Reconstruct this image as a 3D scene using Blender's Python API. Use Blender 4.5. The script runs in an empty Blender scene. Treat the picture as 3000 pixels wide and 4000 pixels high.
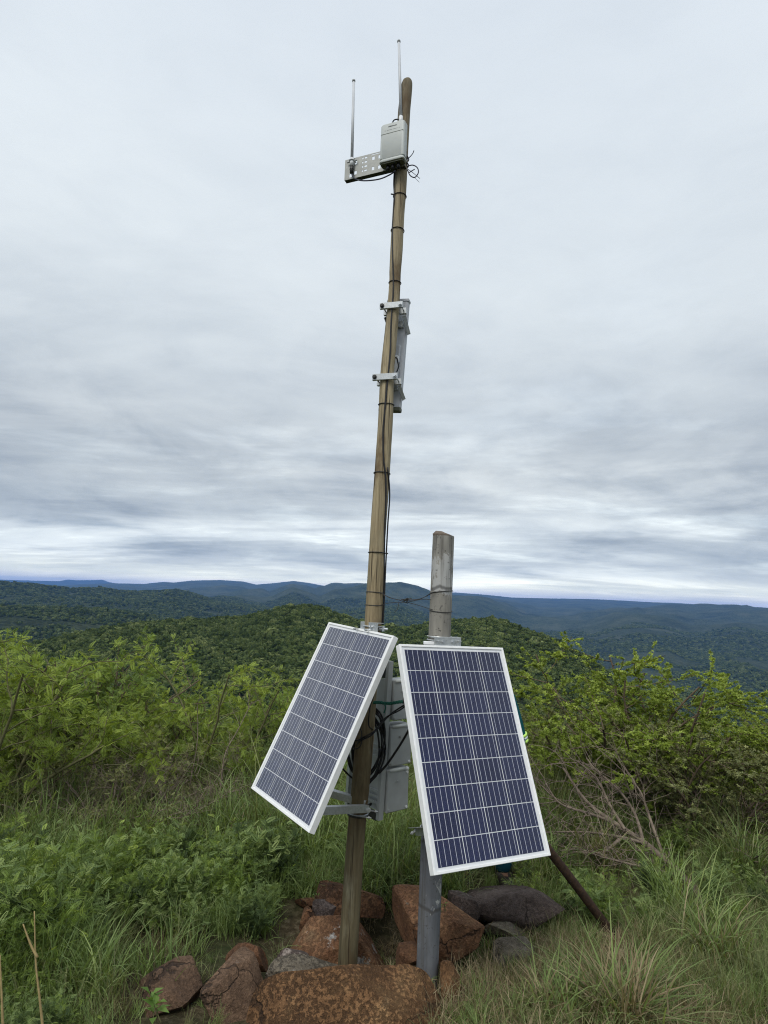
import bpy, math, random
import numpy as np
from mathutils import Matrix, Vector

# ------------------------------------------------------------------ camera, sky, sun, exposure
scene = bpy.context.scene
R = math.radians
FPX = 2500.0                                   # focal length in pixels of the 3000 x 4000 photograph
PITCH, ROLL = R(7.6), R(2.1)
EYE = np.array([0.0, 0.0, 1.84])
_F = np.array([0, math.cos(PITCH), math.sin(PITCH)])
_u0 = np.array([0, -math.sin(PITCH), math.cos(PITCH)])
_x0 = np.array([1.0, 0, 0])
_RT = math.cos(ROLL) * _x0 + math.sin(ROLL) * _u0
_UP = math.cos(ROLL) * _u0 - math.sin(ROLL) * _x0

cam = bpy.data.cameras.new('camera')
cam_ob = bpy.data.objects.new('camera', cam)
scene.collection.objects.link(cam_ob)
cam.sensor_fit = 'VERTICAL'
cam.sensor_height = 36.0
cam.lens = FPX / 4000.0 * 36.0
cam.clip_start = 0.05
cam.clip_end = 120000.0
m = Matrix.Identity(4)
for i in range(3):
    m[i][0] = _RT[i]; m[i][1] = _UP[i]; m[i][2] = -_F[i]; m[i][3] = EYE[i]
cam_ob.matrix_world = m
scene.camera = cam_ob

SUN_EL, SUN_AZ = R(52), R(205)                 # azimuth clockwise from +Y: high behind the camera, to its left
world = bpy.data.worlds.new('World')
scene.world = world
world.use_nodes = True


class NT:
    """small helper to write node trees"""
    def __init__(s, tree):
        s.t = tree; s.t.nodes.clear()

    def n(s, kind, **kw):
        nd = s.t.nodes.new(kind)
        for k, v in kw.items():
            if k.startswith('in_'):
                key = k[3:]
                key = int(key) if key.isdigit() else key.replace('_', ' ')
                s.set(nd, key, v)
            else:
                setattr(nd, k, v)
        return nd

    def set(s, nd, key, v):
        sock = nd.inputs[key]
        if isinstance(v, bpy.types.NodeSocket):
            s.t.links.new(v, sock)
        elif isinstance(v, bpy.types.Node):
            s.t.links.new(v.outputs[0], sock)
        else:
            sock.default_value = v

    def math(s, op, a, b=None, c=None, clamp=False):
        nd = s.t.nodes.new('ShaderNodeMath'); nd.operation = op; nd.use_clamp = clamp
        for i, v in enumerate((a, b, c)):
            if v is not None:
                s.set(nd, i, v)
        return nd.outputs[0]

    def mix(s, fac, a, b, blend='MIX'):
        nd = s.t.nodes.new('ShaderNodeMix'); nd.data_type = 'RGBA'; nd.blend_type = blend
        s.set(nd, 0, fac); s.set(nd, 6, a); s.set(nd, 7, b)
        return nd.outputs[2]

    def ramp(s, fac, stops, interp='LINEAR'):
        nd = s.t.nodes.new('ShaderNodeValToRGB'); nd.color_ramp.interpolation = interp
        el = nd.color_ramp.elements
        while len(el) < len(stops):
            el.new(0.5)
        for e, (p, c) in zip(el, stops):
            e.position = p
            e.color = (c, c, c, 1) if isinstance(c, (int, float)) else (*c[:3], 1)
        s.set(nd, 0, fac)
        return nd.outputs[0]

    def noise(s, vec, scale, detail=4, rough=0.55, dist=0.0, out=0):
        nd = s.n('ShaderNodeTexNoise', in_Scale=scale, in_Detail=detail, in_Roughness=rough, in_Distortion=dist)
        if vec is not None:
            s.set(nd, 'Vector', vec)
        return nd.outputs[out]

    def mapping(s, vec, scale=(1, 1, 1), loc=(0, 0, 0), rot=(0, 0, 0)):
        nd = s.n('ShaderNodeMapping', in_Scale=scale, in_Location=loc, in_Rotation=rot)
        s.set(nd, 'Vector', vec)
        return nd.outputs[0]


def build_world():
    w = NT(world.node_tree)
    out = w.n('ShaderNodeOutputWorld')
    bg = w.n('ShaderNodeBackground', in_Strength=0.1)
    sky = w.n('ShaderNodeTexSky', sky_type='NISHITA', sun_disc=False, sun_elevation=SUN_EL, sun_rotation=SUN_AZ,
              air_density=1.0, dust_density=1.5, altitude=400)
    tc = w.n('ShaderNodeTexCoord').outputs['Generated']
    sep = w.n('ShaderNodeSeparateXYZ', in_0=tc)
    x, y, z = sep.outputs
    zz = w.math('ADD', w.math('MAXIMUM', z, 0.0), 0.10)
    comb = w.n('ShaderNodeCombineXYZ', in_X=w.math('DIVIDE', x, zz), in_Y=w.math('DIVIDE', y, zz)).outputs[0]
    # elevation curve of the overcast deck: bright clear strip at the horizon, slate belt, pale overhead
    base = w.ramp(z, [(0.0, (1.35, 1.34, 1.04)), (0.010, (1.22, 1.22, 1.0)), (0.026, (0.88, 0.90, 0.84)), (0.045, (0.46, 0.51, 0.57)), (0.11, (0.40, 0.44, 0.49)),
                      (0.20, (0.40, 0.43, 0.47)), (0.33, (0.54, 0.578, 0.625)), (0.5, (0.61, 0.65, 0.70)), (0.75, (0.56, 0.605, 0.68)),
                      (1.0, (0.53, 0.575, 0.66))], 'B_SPLINE')
    n1 = w.noise(w.mapping(comb, (0.75, 1.0, 1), (3.1, 1.7, 0)), 1.0, 9, 0.58, 0.35)
    n2 = w.noise(w.mapping(comb, (0.30, 0.62, 1), (7.3, 4.2, 0)), 0.75, 7, 0.58, 0.7)
    # cloud bodies: darker or paler than the deck
    k1 = w.ramp(n1, [(0.30, (0.60, 0.64, 0.70)), (0.45, (0.90, 0.91, 0.93)), (0.54, (1.0, 1.0, 1.0)), (0.68, (1.45, 1.42, 1.36))])
    k2 = w.ramp(n2, [(0.32, (0.64, 0.68, 0.74)), (0.5, (1.0, 1.0, 1.0)), (0.62, (1.55, 1.50, 1.42))])
    amt = w.ramp(z, [(0.0, 0.25), (0.03, 0.7), (0.07, 1.0), (0.2, 0.9), (0.36, 0.36), (0.6, 0.22), (1.0, 0.22)])
    one = (1, 1, 1, 1)
    col = w.mix(1.0, base, w.mix(amt, one, k1), 'MULTIPLY')
    amt2 = w.ramp(z, [(0.0, 0.55), (0.06, 1.0), (0.16, 0.85), (0.34, 0.25), (1.0, 0.1)])
    col = w.mix(1.0, col, w.mix(amt2, one, k2), 'MULTIPLY')
    col = w.mix(1.0, col, (9.9, 10.0, 9.65, 1), 'MULTIPLY')
    lump = w.noise(w.mapping(tc, (1.0, 1.0, 2.6), (0.7, 0.2, 0.4)), 5.5, 8, 0.6, 0.5)
    k3_ = w.ramp(lump, [(0.34, (0.80, 0.82, 0.85)), (0.5, (1.0, 1.0, 1.0)), (0.66, (1.13, 1.12, 1.10))])
    amt3 = w.ramp(z, [(0.0, 0.2), (0.05, 0.7), (0.16, 1.0), (0.30, 0.5), (0.42, 0.22), (0.7, 0.12), (1.0, 0.12)])
    col = w.mix(1.0, col, w.mix(amt3, one, k3_), 'MULTIPLY')
    thin = w.ramp(n1, [(0.5, 0.04), (0.75, 0.16)])
    col = w.mix(thin, col, sky.outputs[0])
    w.set(bg, 'Color', col)
    w.t.links.new(bg.outputs[0], out.inputs[0])


build_world()

sun = bpy.data.lights.new('sun', 'SUN')
sun.energy = 1.4
sun.angle = R(24)
sun.color = (1.0, 0.965, 0.91)
sun_ob = bpy.data.objects.new('sun', sun)
scene.collection.objects.link(sun_ob)
sd = Vector((math.sin(SUN_AZ) * math.cos(SUN_EL), math.cos(SUN_AZ) * math.cos(SUN_EL), math.sin(SUN_EL)))
sun_ob.rotation_euler = sd.to_track_quat('Z', 'Y').to_euler()

vs = scene.view_settings
vs.view_transform = 'Standard'
vs.look = 'None'
vs.gamma = 1.0
vs.exposure = 0.5
vs.use_curve_mapping = False
scene.render.engine = 'CYCLES'
cy = scene.cycles
cy.use_denoising = True
cy.denoising_prefilter = 'NONE'
cy.filter_width = 1.1
cy.max_bounces = 8
cy.diffuse_bounces = 4
cy.glossy_bounces = 3
cy.transmission_bounces = 6
cy.transparent_max_bounces = 12
cy.volume_bounces = 0
cy.sample_clamp_indirect = 6.0

# ------------------------------------------------------------------ helpers
COL = scene.collection


def ray(px, py):
    return _F + (px - 1500) / FPX * _RT - (py - 2000) / FPX * _UP


def at(px, py, Y):
    """the point of the place that lies Y metres in front of the viewpoint in that direction"""
    d = ray(px, py)
    return EYE + d * (Y / d[1])


def atz(px, py, z):
    d = ray(px, py)
    return EYE + d * ((z - EYE[2]) / d[2])


def project(P):
    d = np.asarray(P, float) - EYE
    z = d @ _F
    return 1500 + FPX * (d @ _RT) / z, 2000 - FPX * (d @ _UP) / z


def unit(v):
    v = np.asarray(v, float)
    return v / (np.linalg.norm(v) + 1e-12)


def tag(o, label=None, cat=None, group=None, kind=None):
    if label: o['label'] = label
    if cat: o['category'] = cat
    if group: o['group'] = group
    if kind: o['kind'] = kind
    return o


def thing(name, loc, label, cat, group=None):
    o = bpy.data.objects.new(name, None)
    o.empty_display_size = 0.1
    o.location = Vector([float(c) for c in loc])
    COL.objects.link(o)
    return tag(o, label, cat, group)


def raw_mesh(name, V, F, smooth=False, attrs=None):
    """V (n,3), F (m,k) numpy, all faces with k corners"""
    V = np.ascontiguousarray(V, dtype=np.float32); F = np.ascontiguousarray(F, dtype=np.int32)
    me = bpy.data.meshes.new(name)
    k = F.shape[1]
    me.vertices.add(len(V)); me.vertices.foreach_set('co', V.ravel())
    me.loops.add(F.size); me.loops.foreach_set('vertex_index', F.ravel())
    me.polygons.add(len(F)); me.polygons.foreach_set('loop_start', np.arange(0, F.size, k, dtype=np.int32))
    if smooth:
        me.polygons.foreach_set('use_smooth', np.ones(len(F), dtype=bool))
    for an, av in (attrs or {}).items():
        a = me.attributes.new(an, 'FLOAT', 'POINT'); a.data.foreach_set('value', np.ascontiguousarray(av, dtype=np.float32))
    me.update(calc_edges=True)
    me.validate()
    return me


def link(name, me, mat=None, parent=None, loc=None):
    o = bpy.data.objects.new(name, me)
    if mat is not None and len(me.materials) == 0:
        me.materials.append(mat)
    COL.objects.link(o)
    if parent is not None:
        o.parent = parent
    if loc is not None:
        o.location = Vector([float(c) for c in loc])
    return o


class MB:
    """collects shapes in place coordinates; build() links them as one mesh object"""
    def __init__(s):
        s.v = []; s.f = []

    def add(s, V, F):
        b = len(s.v)
        s.v.extend([tuple(map(float, p)) for p in V]); s.f.extend([tuple(b + i for i in q) for q in F])
        return s

    def box(s, c, h, ax=None):
        """centre, half sizes, axes as rows"""
        c = np.asarray(c, float); A = np.eye(3) if ax is None else np.asarray(ax, float)
        V = [c + A[0] * h[0] * a + A[1] * h[1] * b + A[2] * h[2] * d for d in (-1, 1) for b in (-1, 1) for a in (-1, 1)]
        F = [(0, 2, 3, 1), (4, 5, 7, 6), (0, 1, 5, 4), (2, 6, 7, 3), (0, 4, 6, 2), (1, 3, 7, 5)]
        return s.add(V, F)

    def bbox(s, c, h, ax=None, r=0.004):
        """box with chamfered edges"""
        c = np.asarray(c, float); A = np.eye(3) if ax is None else np.asarray(ax, float)
        V = []; idx = {}
        for sx in (-1, 1):
            for sy in (-1, 1):
                for sz in (-1, 1):
                    for k in range(3):
                        q = [sx * (h[0] - r), sy * (h[1] - r), sz * (h[2] - r)]
                        q[k] = (sx, sy, sz)[k] * h[k]
                        idx[(sx, sy, sz, k)] = len(V)
                        V.append(c + A[0] * q[0] + A[1] * q[1] + A[2] * q[2])
        F = []
        I = lambda a, b, d, k: idx[(a, b, d, k)]
        for e in (-1, 1):
            F.append((I(e, -1, -1, 0), I(e, 1, -1, 0), I(e, 1, 1, 0), I(e, -1, 1, 0))[::e])
            F.append((I(-1, e, -1, 1), I(-1, e, 1, 1), I(1, e, 1, 1), I(1, e, -1, 1))[::e])
            F.append((I(-1, -1, e, 2), I(1, -1, e, 2), I(1, 1, e, 2), I(-1, 1, e, 2))[::e])
        for a in (-1, 1):
            for b in (-1, 1):
                F.append((I(a, b, -1, 0), I(a, b, 1, 0), I(a, b, 1, 1), I(a, b, -1, 1))[::a * b])
                F.append((I(a, -1, b, 0), I(a, 1, b, 0), I(a, 1, b, 2), I(a, -1, b, 2))[::-a * b])
                F.append((I(-1, a, b, 1), I(1, a, b, 1), I(1, a, b, 2), I(-1, a, b, 2))[::a * b])
                for d in (-1, 1):
                    F.append((I(a, b, d, 0), I(a, b, d, 1), I(a, b, d, 2))[::a * b * d])
        return s.add(V, F)

    def tube(s, pts, rad, n=8, cap=True):
        P = np.asarray(pts, float); k = len(P)
        rad = np.full(k, rad, float) if np.isscalar(rad) else np.asarray(rad, float)
        T = np.gradient(P, axis=0); T /= np.linalg.norm(T, axis=1)[:, None] + 1e-12
        up = np.array([0, 0, 1.0]) if abs(T[0, 2]) < 0.9 else np.array([0, 1.0, 0])
        u = np.cross(T[0], up); u /= np.linalg.norm(u)
        V = []; a = np.arange(n) * 2 * math.pi / n
        for i in range(k):
            u = u - T[i] * (u @ T[i]); u /= np.linalg.norm(u) + 1e-12
            w = np.cross(T[i], u)
            V.extend(P[i] + rad[i] * (np.cos(a)[:, None] * u + np.sin(a)[:, None] * w))
        F = [(i * n + j, i * n + (j + 1) % n, (i + 1) * n + (j + 1) % n, (i + 1) * n + j) for i in range(k - 1) for j in range(n)]
        if cap:
            F.append(tuple(range(n))[::-1]); F.append(tuple((k - 1) * n + j for j in range(n)))
        return s.add(V, F)

    def ring(s, c, normal, r, tr, n=24, m=5, frac=1.0, start=0.0):
        nn = unit(normal); u = unit(np.cross(nn, [0.3, 0.9, 0.2])); w = np.cross(nn, u)
        a = start + np.linspace(0, 2 * math.pi * frac, n + 1)
        pts = [np.asarray(c) + r * (math.cos(t) * u + math.sin(t) * w) for t in a]
        return s.tube(pts, tr, m, cap=frac < 1)

    def build(s, name, mat, parent=None, smooth=False, base=None):
        V = np.array(s.v, dtype=float)
        if parent is not None:
            # nearest top-level empties carry only a location
            p = parent; off = np.zeros(3)
            while p is not None:
                off += np.array(p.location); p = p.parent
            V = V - off
        elif base is not None:
            V = V - np.asarray(base)
        me = bpy.data.meshes.new(name)
        me.from_pydata([tuple(v) for v in V], [], s.f)
        if smooth:
            me.polygons.foreach_set('use_smooth', [True] * len(me.polygons))
        me.update()
        return link(name, me, mat, parent, base if parent is None else None)


def smooth_by_angle(o, deg=35):
    me = o.data
    me.polygons.foreach_set('use_smooth', [True] * len(me.polygons))
    try:
        me.set_sharp_from_angle(angle=R(deg))
    except Exception:
        pass
    return o


def spline(pts, n=8):
    """Catmull-Rom through the points"""
    P = [np.asarray(p, float) for p in pts]
    P = [2 * P[0] - P[1]] + P + [2 * P[-1] - P[-2]]
    out = []
    for i in range(1, len(P) - 2):
        for t in np.linspace(0, 1, n, endpoint=False):
            a, b, c, d = P[i - 1], P[i], P[i + 1], P[i + 2]
            out.append(0.5 * ((2 * b) + (c - a) * t + (2 * a - 5 * b + 4 * c - d) * t * t + (3 * b - a - 3 * c + d) * t ** 3))
    out.append(P[-2])
    return np.array(out)


def vnoise(x, y, seed=0):
    """value noise, vectorised, about 0..1"""
    xi = np.floor(x).astype(np.int64); yi = np.floor(y).astype(np.int64)
    fx = x - xi; fy = y - yi
    fx = fx * fx * (3 - 2 * fx); fy = fy * fy * (3 - 2 * fy)

    def h(a, b):
        n = (a * 374761393 + b * 668265263 + seed * 982451653) & 0x7fffffff
        n = ((n ^ (n >> 13)) * 1274126177) & 0x7fffffff
        return ((n ^ (n >> 16)) & 0xffff) / 65535.0
    return (h(xi, yi) * (1 - fx) + h(xi + 1, yi) * fx) * (1 - fy) + (h(xi, yi + 1) * (1 - fx) + h(xi + 1, yi + 1) * fx) * fy


def fbm(x, y, octv=4, seed=0):
    s = 0.0; a = 0.5; t = 0.0
    for i in range(octv):
        s = s + a * (vnoise(x * 2 ** i + 17.3 * i, y * 2 ** i - 9.1 * i, seed + i) - 0.5); t += a; a *= 0.5
    return s / t * 2


# ------------------------------------------------------------------ materials
MATS = {}


def mat(name, fn):
    if name in MATS:
        return MATS[name]
    ma = bpy.data.materials.new(name); ma.use_nodes = True
    t = NT(ma.node_tree)
    out = t.n('ShaderNodeOutputMaterial')
    sh = fn(t)
    t.t.links.new(sh if isinstance(sh, bpy.types.NodeSocket) else sh.outputs[0], out.inputs[0])
    MATS[name] = ma
    return ma


def bump(t, h, strength=0.4, dist=0.01):
    return t.n('ShaderNodeBump', in_Strength=strength, in_Distance=dist, in_Height=h).outputs[0]


def obco(t):
    return t.n('ShaderNodeTexCoord').outputs['Object']


def geopos(t):
    return t.n('ShaderNodeNewGeometry').outputs['Position']


def pbsdf(t, col, rough=0.6, metal=0.0, spec=0.5, nrm=None):
    p = t.n('ShaderNodeBsdfPrincipled', in_Roughness=rough, in_Metallic=metal)
    t.set(p, 'Base Color', col); p.inputs['Specular IOR Level'].default_value = spec
    if nrm is not None:
        t.set(p, 'Normal', nrm)
    return p


def plain(name, col, rough=0.6, metal=0.0, spec=0.5, var=0.12, scale=14.0, bmp=0.12):
    def fn(t):
        g = geopos(t)
        n = t.noise(g, scale, 5, 0.6)
        n2 = t.noise(g, scale * 7, 3, 0.6)
        c = t.mix(t.ramp(n, [(0.3, 0.0), (0.7, 1.0)]), tuple(v * (1 - var) for v in col[:3]) + (1,), tuple(min(1, v * (1 + var)) for v in col[:3]) + (1,))
        r = t.math('ADD', rough - 0.08, t.math('MULTIPLY', n, 0.16))
        return pbsdf(t, c, r, metal, spec, bump(t, n2, bmp, 0.002))
    return mat(name, fn)


def leaf_mat(name, dark, light, young, trans=0.35):
    """foliage: per-frond tint attribute chooses between the leaf greens of that plant"""
    def fn(t):
        a = t.n('ShaderNodeAttribute', attribute_name='tint').outputs['Fac']
        rnd = t.n('ShaderNodeObjectInfo').outputs['Random']
        v = t.math('ADD', t.math('MULTIPLY', a, 0.8), t.math('MULTIPLY', rnd, 0.2))
        c = t.ramp(v, [(0.0, dark), (0.5, light), (0.93, young)])
        d = t.n('ShaderNodeBsdfPrincipled', in_Roughness=0.55)
        t.set(d, 'Base Color', c); d.inputs['Specular IOR Level'].default_value = 0.25
        tr = t.n('ShaderNodeBsdfTranslucent')
        t.set(tr, 'Color', t.mix(1.0, c, (1.25, 1.15, 0.55, 1), 'MULTIPLY'))
        return t.n('ShaderNodeMixShader', in_0=trans, in_1=d.outputs[0], in_2=tr.outputs[0])
    return mat(name, fn)


def m_wood(t):
    o = obco(t)
    z = t.n('ShaderNodeSeparateXYZ', in_0=o).outputs[2]
    g = t.mapping(o, (20, 20, 1.5))
    grain = t.noise(g, 1.6, 8, 0.7, 0.8)
    fine = t.noise(t.mapping(o, (120, 120, 3)), 1.5, 4, 0.6)
    blot = t.noise(t.mapping(o, (4, 4, 1.6)), 2.0, 5, 0.6)
    crack = t.noise(t.mapping(o, (45, 45, 0.9)), 1.6, 3, 0.5)
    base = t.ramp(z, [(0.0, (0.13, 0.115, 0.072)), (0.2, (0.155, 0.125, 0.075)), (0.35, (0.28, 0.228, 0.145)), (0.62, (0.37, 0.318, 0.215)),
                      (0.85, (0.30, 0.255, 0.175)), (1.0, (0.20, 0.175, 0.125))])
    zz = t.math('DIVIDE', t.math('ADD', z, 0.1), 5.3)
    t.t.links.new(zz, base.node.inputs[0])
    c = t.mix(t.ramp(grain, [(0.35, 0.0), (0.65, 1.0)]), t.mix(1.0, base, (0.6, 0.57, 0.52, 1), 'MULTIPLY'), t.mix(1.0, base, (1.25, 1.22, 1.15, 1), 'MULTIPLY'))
    c = t.mix(t.ramp(blot, [(0.52, 0.0), (0.68, 0.75)]), c, (0.10, 0.062, 0.032, 1))
    c = t.mix(t.ramp(blot, [(0.28, 0.55), (0.42, 0.0)]), c, (0.28, 0.26, 0.18, 1))
    c = t.mix(t.ramp(crack, [(0.61, 0.0), (0.67, 0.85)]), c, (0.045, 0.032, 0.02, 1))
    h = t.math('ADD', t.math('MULTIPLY', grain, 0.6), t.math('MULTIPLY', fine, 0.4))
    h = t.math('SUBTRACT', h, t.ramp(crack, [(0.6, 0.0), (0.68, 0.8)]))
    return pbsdf(t, c, 0.8, 0, 0.2, bump(t, h, 0.7, 0.006))


def m_greypost(t):
    o = obco(t)
    z = t.n('ShaderNodeSeparateXYZ', in_0=o).outputs[2]
    n = t.noise(t.mapping(o, (9, 9, 2.5)), 2.0, 6, 0.62)
    sp = t.noise(o, 46, 4, 0.7)
    pat = t.noise(t.mapping(o, (5, 5, 2.4), (0.4, 1.3, 0.2)), 2.2, 6, 0.72, 0.3)
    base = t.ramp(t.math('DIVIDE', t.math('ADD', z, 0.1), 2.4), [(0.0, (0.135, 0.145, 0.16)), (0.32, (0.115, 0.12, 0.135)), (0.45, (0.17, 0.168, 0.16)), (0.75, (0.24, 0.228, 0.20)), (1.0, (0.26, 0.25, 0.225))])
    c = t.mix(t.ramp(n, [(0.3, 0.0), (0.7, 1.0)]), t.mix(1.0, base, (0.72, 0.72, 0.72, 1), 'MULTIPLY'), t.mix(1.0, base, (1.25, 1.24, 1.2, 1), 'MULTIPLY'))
    # flaked whitewash left near the top and lower down
    zone = t.ramp(z, [(0.0, 0.0), (1.0, 0.0)])
    zone.node.color_ramp.interpolation = 'LINEAR'
    zr = t.math('DIVIDE', z, 2.4)
    z2 = t.ramp(zr, [(0.60, 0.05), (0.67, 0.17), (0.71, 0.0), (0.80, 0.0), (0.835, 0.22), (0.9, 0.24), (0.93, 0.06)])
    fl = t.ramp(t.math('ADD', pat, z2), [(0.66, 0.0), (0.69, 1.0)])
    c = t.mix(t.math('MULTIPLY', fl, 0.85), c, (0.42, 0.42, 0.405, 1))
    c = t.mix(t.ramp(sp, [(0.60, 0.0), (0.67, 0.8)]), c, (0.055, 0.052, 0.048, 1))
    st = t.noise(t.mapping(o, (24, 24, 1.2), (1, 2, 0)), 1.4, 4, 0.6)
    c = t.mix(t.ramp(st, [(0.52, 0.0), (0.70, 0.75)]), c, (0.075, 0.07, 0.06, 1))
    # hairline hoop cracks
    hoop = t.math('ADD', t.math('MULTIPLY', z, 3.1), t.math('MULTIPLY', t.noise(t.mapping(o, (7, 7, 1)), 1.0, 3), 0.45))
    fr = t.math('ABSOLUTE', t.math('SUBTRACT', t.math('FRACT', hoop), 0.5))
    hc = t.ramp(fr, [(0.0, 1.0), (0.018, 0.8), (0.04, 0.0)])
    c = t.mix(t.math('MULTIPLY', hc, 0.75), c, (0.06, 0.057, 0.052, 1))
    h = t.math('SUBTRACT', t.math('ADD', t.math('MULTIPLY', n, 0.4), t.math('MULTIPLY', fl, 0.35)), t.math('MULTIPLY', hc, 0.5))
    h = t.math('SUBTRACT', h, t.ramp(sp, [(0.66, 0.0), (0.72, 0.4)]))
    return pbsdf(t, c, 0.75, 0, 0.3, bump(t, h, 0.6, 0.004))


def m_rust(t):
    o = geopos(t)
    n = t.noise(o, 40, 6, 0.7)
    c = t.ramp(n, [(0.3, (0.022, 0.015, 0.012)), (0.55, (0.05, 0.03, 0.02)), (0.75, (0.10, 0.055, 0.03))])
    return pbsdf(t, c, 0.85, 0, 0.2, bump(t, n, 0.6, 0.004))


def rock_mat(name, cols, lichen=0.25, pits=0.6, scale=1.0, seed=0.0, lichen_col=(0.42, 0.41, 0.37)):
    def fn(t):
        o = t.mapping(obco(t), (scale,) * 3, (seed, seed * 1.7, seed * 0.6))
        big = t.noise(o, 3.2, 6, 0.6, 0.3)
        mid = t.noise(o, 14, 6, 0.65)
        fin = t.noise(o, 70, 4, 0.7)
        c = t.ramp(t.math('ADD', t.math('MULTIPLY', big, 0.6), t.math('MULTIPLY', mid, 0.4)), [(0.33, cols[0]), (0.48, cols[1]), (0.58, cols[2]), (0.7, cols[3])])
        c = t.mix(t.ramp(fin, [(0.3, 0.0), (0.7, 1.0)]), t.mix(1.0, c, (0.66, 0.64, 0.62, 1), 'MULTIPLY'), t.mix(1.0, c, (1.28, 1.25, 1.2, 1), 'MULTIPLY'))
        pn = t.noise(t.mapping(o, (1, 1, 1), (2, 7, 1)), 52, 5, 0.75, 0.4)
        size = t.noise(o, 7, 3, 0.6)
        pit = t.ramp(t.math('ADD', pn, t.math('MULTIPLY', size, 0.5)), [(0.72, 0.0), (0.95, 1.0)])
        pit = t.math('MULTIPLY', pit, pits)
        c = t.mix(t.math('MULTIPLY', pit, 0.25), c, (cols[0][0] * 0.35, cols[0][1] * 0.33, cols[0][2] * 0.3, 1))
        lz = t.n('ShaderNodeSeparateXYZ', in_0=t.n('ShaderNodeNewGeometry').outputs['Normal']).outputs[2]
        ln = t.noise(t.mapping(o, (1, 1, 1), (4.1, 2.2, 0.7)), 6.5, 7, 0.72)
        lm = t.ramp(t.math('ADD', ln, t.math('MULTIPLY', lz, 0.06)), [(0.74 - lichen * 0.3, 0.0), (0.79 - lichen * 0.3, 1.0)])
        c = t.mix(t.math('MULTIPLY', lm, 0.8), c, (*lichen_col, 1))
        sp = t.noise(t.mapping(o, (1, 1, 1), (9, 3, 5)), 85, 3, 0.6)
        c = t.mix(t.ramp(sp, [(0.73, 0.0), (0.76, 0.8)]), c, (0.45, 0.42, 0.36, 1))
        cv = t.n('ShaderNodeTexVoronoi', feature='DISTANCE_TO_EDGE', in_Scale=2.0)
        t.set(cv, 'Vector', t.mapping(t.mix(0.25, o, t.noise(o, 5, 4, 0.6, 0, 1)), (1.0, 1.0, 0.7)))
        ck = t.ramp(t.math('ADD', cv.outputs['Distance'], t.math('MULTIPLY', big, 0.10)), [(0.050, 1.0), (0.060, 0.0)])
        c = t.mix(t.math('MULTIPLY', ck, 0.6), c, (0.018, 0.012, 0.009, 1))
        h = t.math('ADD', t.math('MULTIPLY', mid, 1.0), t.math('MULTIPLY', fin, 0.45))
        h = t.math('SUBTRACT', h, t.math('MULTIPLY', pit, 0.8))
        h = t.math('SUBTRACT', h, t.math('MULTIPLY', ck, 1.0))
        return pbsdf(t, c, 0.88, 0, 0.25, bump(t, h, 1.0, 0.03))
    return mat(name, fn)


def m_soil(t):
    g = geopos(t)
    a = t.noise(g, 1.4, 5, 0.6)
    b = t.noise(g, 22, 6, 0.7)
    c = t.ramp(b, [(0.3, (0.025, 0.02, 0.012)), (0.5, (0.075, 0.058, 0.034)), (0.7, (0.17, 0.14, 0.09))])
    c = t.mix(t.ramp(a, [(0.4, 0.0), (0.65, 0.75)]), c, (0.035, 0.05, 0.018, 1))
    return pbsdf(t, c, 0.95, 0, 0.1, bump(t, b, 0.9, 0.03))


def m_hill(t):
    g = geopos(t)
    a = t.noise(t.mapping(g, (1, 1, 2.5)), 0.0034, 11, 0.74)
    b = t.noise(g, 0.11, 5, 0.75)
    d = t.noise(g, 0.030, 8, 0.82)
    c = t.ramp(b, [(0.36, (0.022, 0.034, 0.016)), (0.50, (0.058, 0.080, 0.036)), (0.64, (0.11, 0.135, 0.065))])
    c = t.mix(t.ramp(d, [(0.40, 0.85), (0.50, 0.0)]), c, (0.028, 0.042, 0.020, 1))
    c = t.mix(t.ramp(a, [(0.50, 0.0), (0.60, 0.6)]), c, (0.115, 0.13, 0.075, 1))
    c = t.mix(t.ramp(a, [(0.38, 0.8), (0.47, 0.0)]), c, (0.022, 0.034, 0.018, 1))
    c = t.mix(t.ramp(d, [(0.57, 0.0), (0.68, 0.6)]), c, (0.15, 0.155, 0.10, 1))
    return pbsdf(t, c, 0.95, 0, 0.05, bump(t, t.math('ADD', b, t.math('MULTIPLY', d, 2.0)), 1.0, 9.0))


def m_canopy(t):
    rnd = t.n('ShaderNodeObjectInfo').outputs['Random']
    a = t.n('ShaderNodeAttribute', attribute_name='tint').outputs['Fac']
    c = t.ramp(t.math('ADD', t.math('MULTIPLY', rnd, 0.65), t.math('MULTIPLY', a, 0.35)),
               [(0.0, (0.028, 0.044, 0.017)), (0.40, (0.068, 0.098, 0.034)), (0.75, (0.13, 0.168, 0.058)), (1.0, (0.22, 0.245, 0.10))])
    d = t.n('ShaderNodeBsdfDiffuse', in_Roughness=1.0)
    t.set(d, 'Color', c)
    return d


def m_cell(t):
    g = obco(t)
    rnd = t.n('ShaderNodeObjectInfo').outputs['Random']
    v = t.n('ShaderNodeTexVoronoi', in_Scale=95.0); t.set(v, 'Vector', g)
    k = t.math('ADD', t.math('MULTIPLY', v.outputs['Color'], 0.4), t.math('MULTIPLY', rnd, 0.6))
    c = t.ramp(k, [(0.0, (0.007, 0.010, 0.042)), (1.0, (0.014, 0.020, 0.072))])
    return pbsdf(t, c, 0.6, 0, 0.15)


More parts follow.
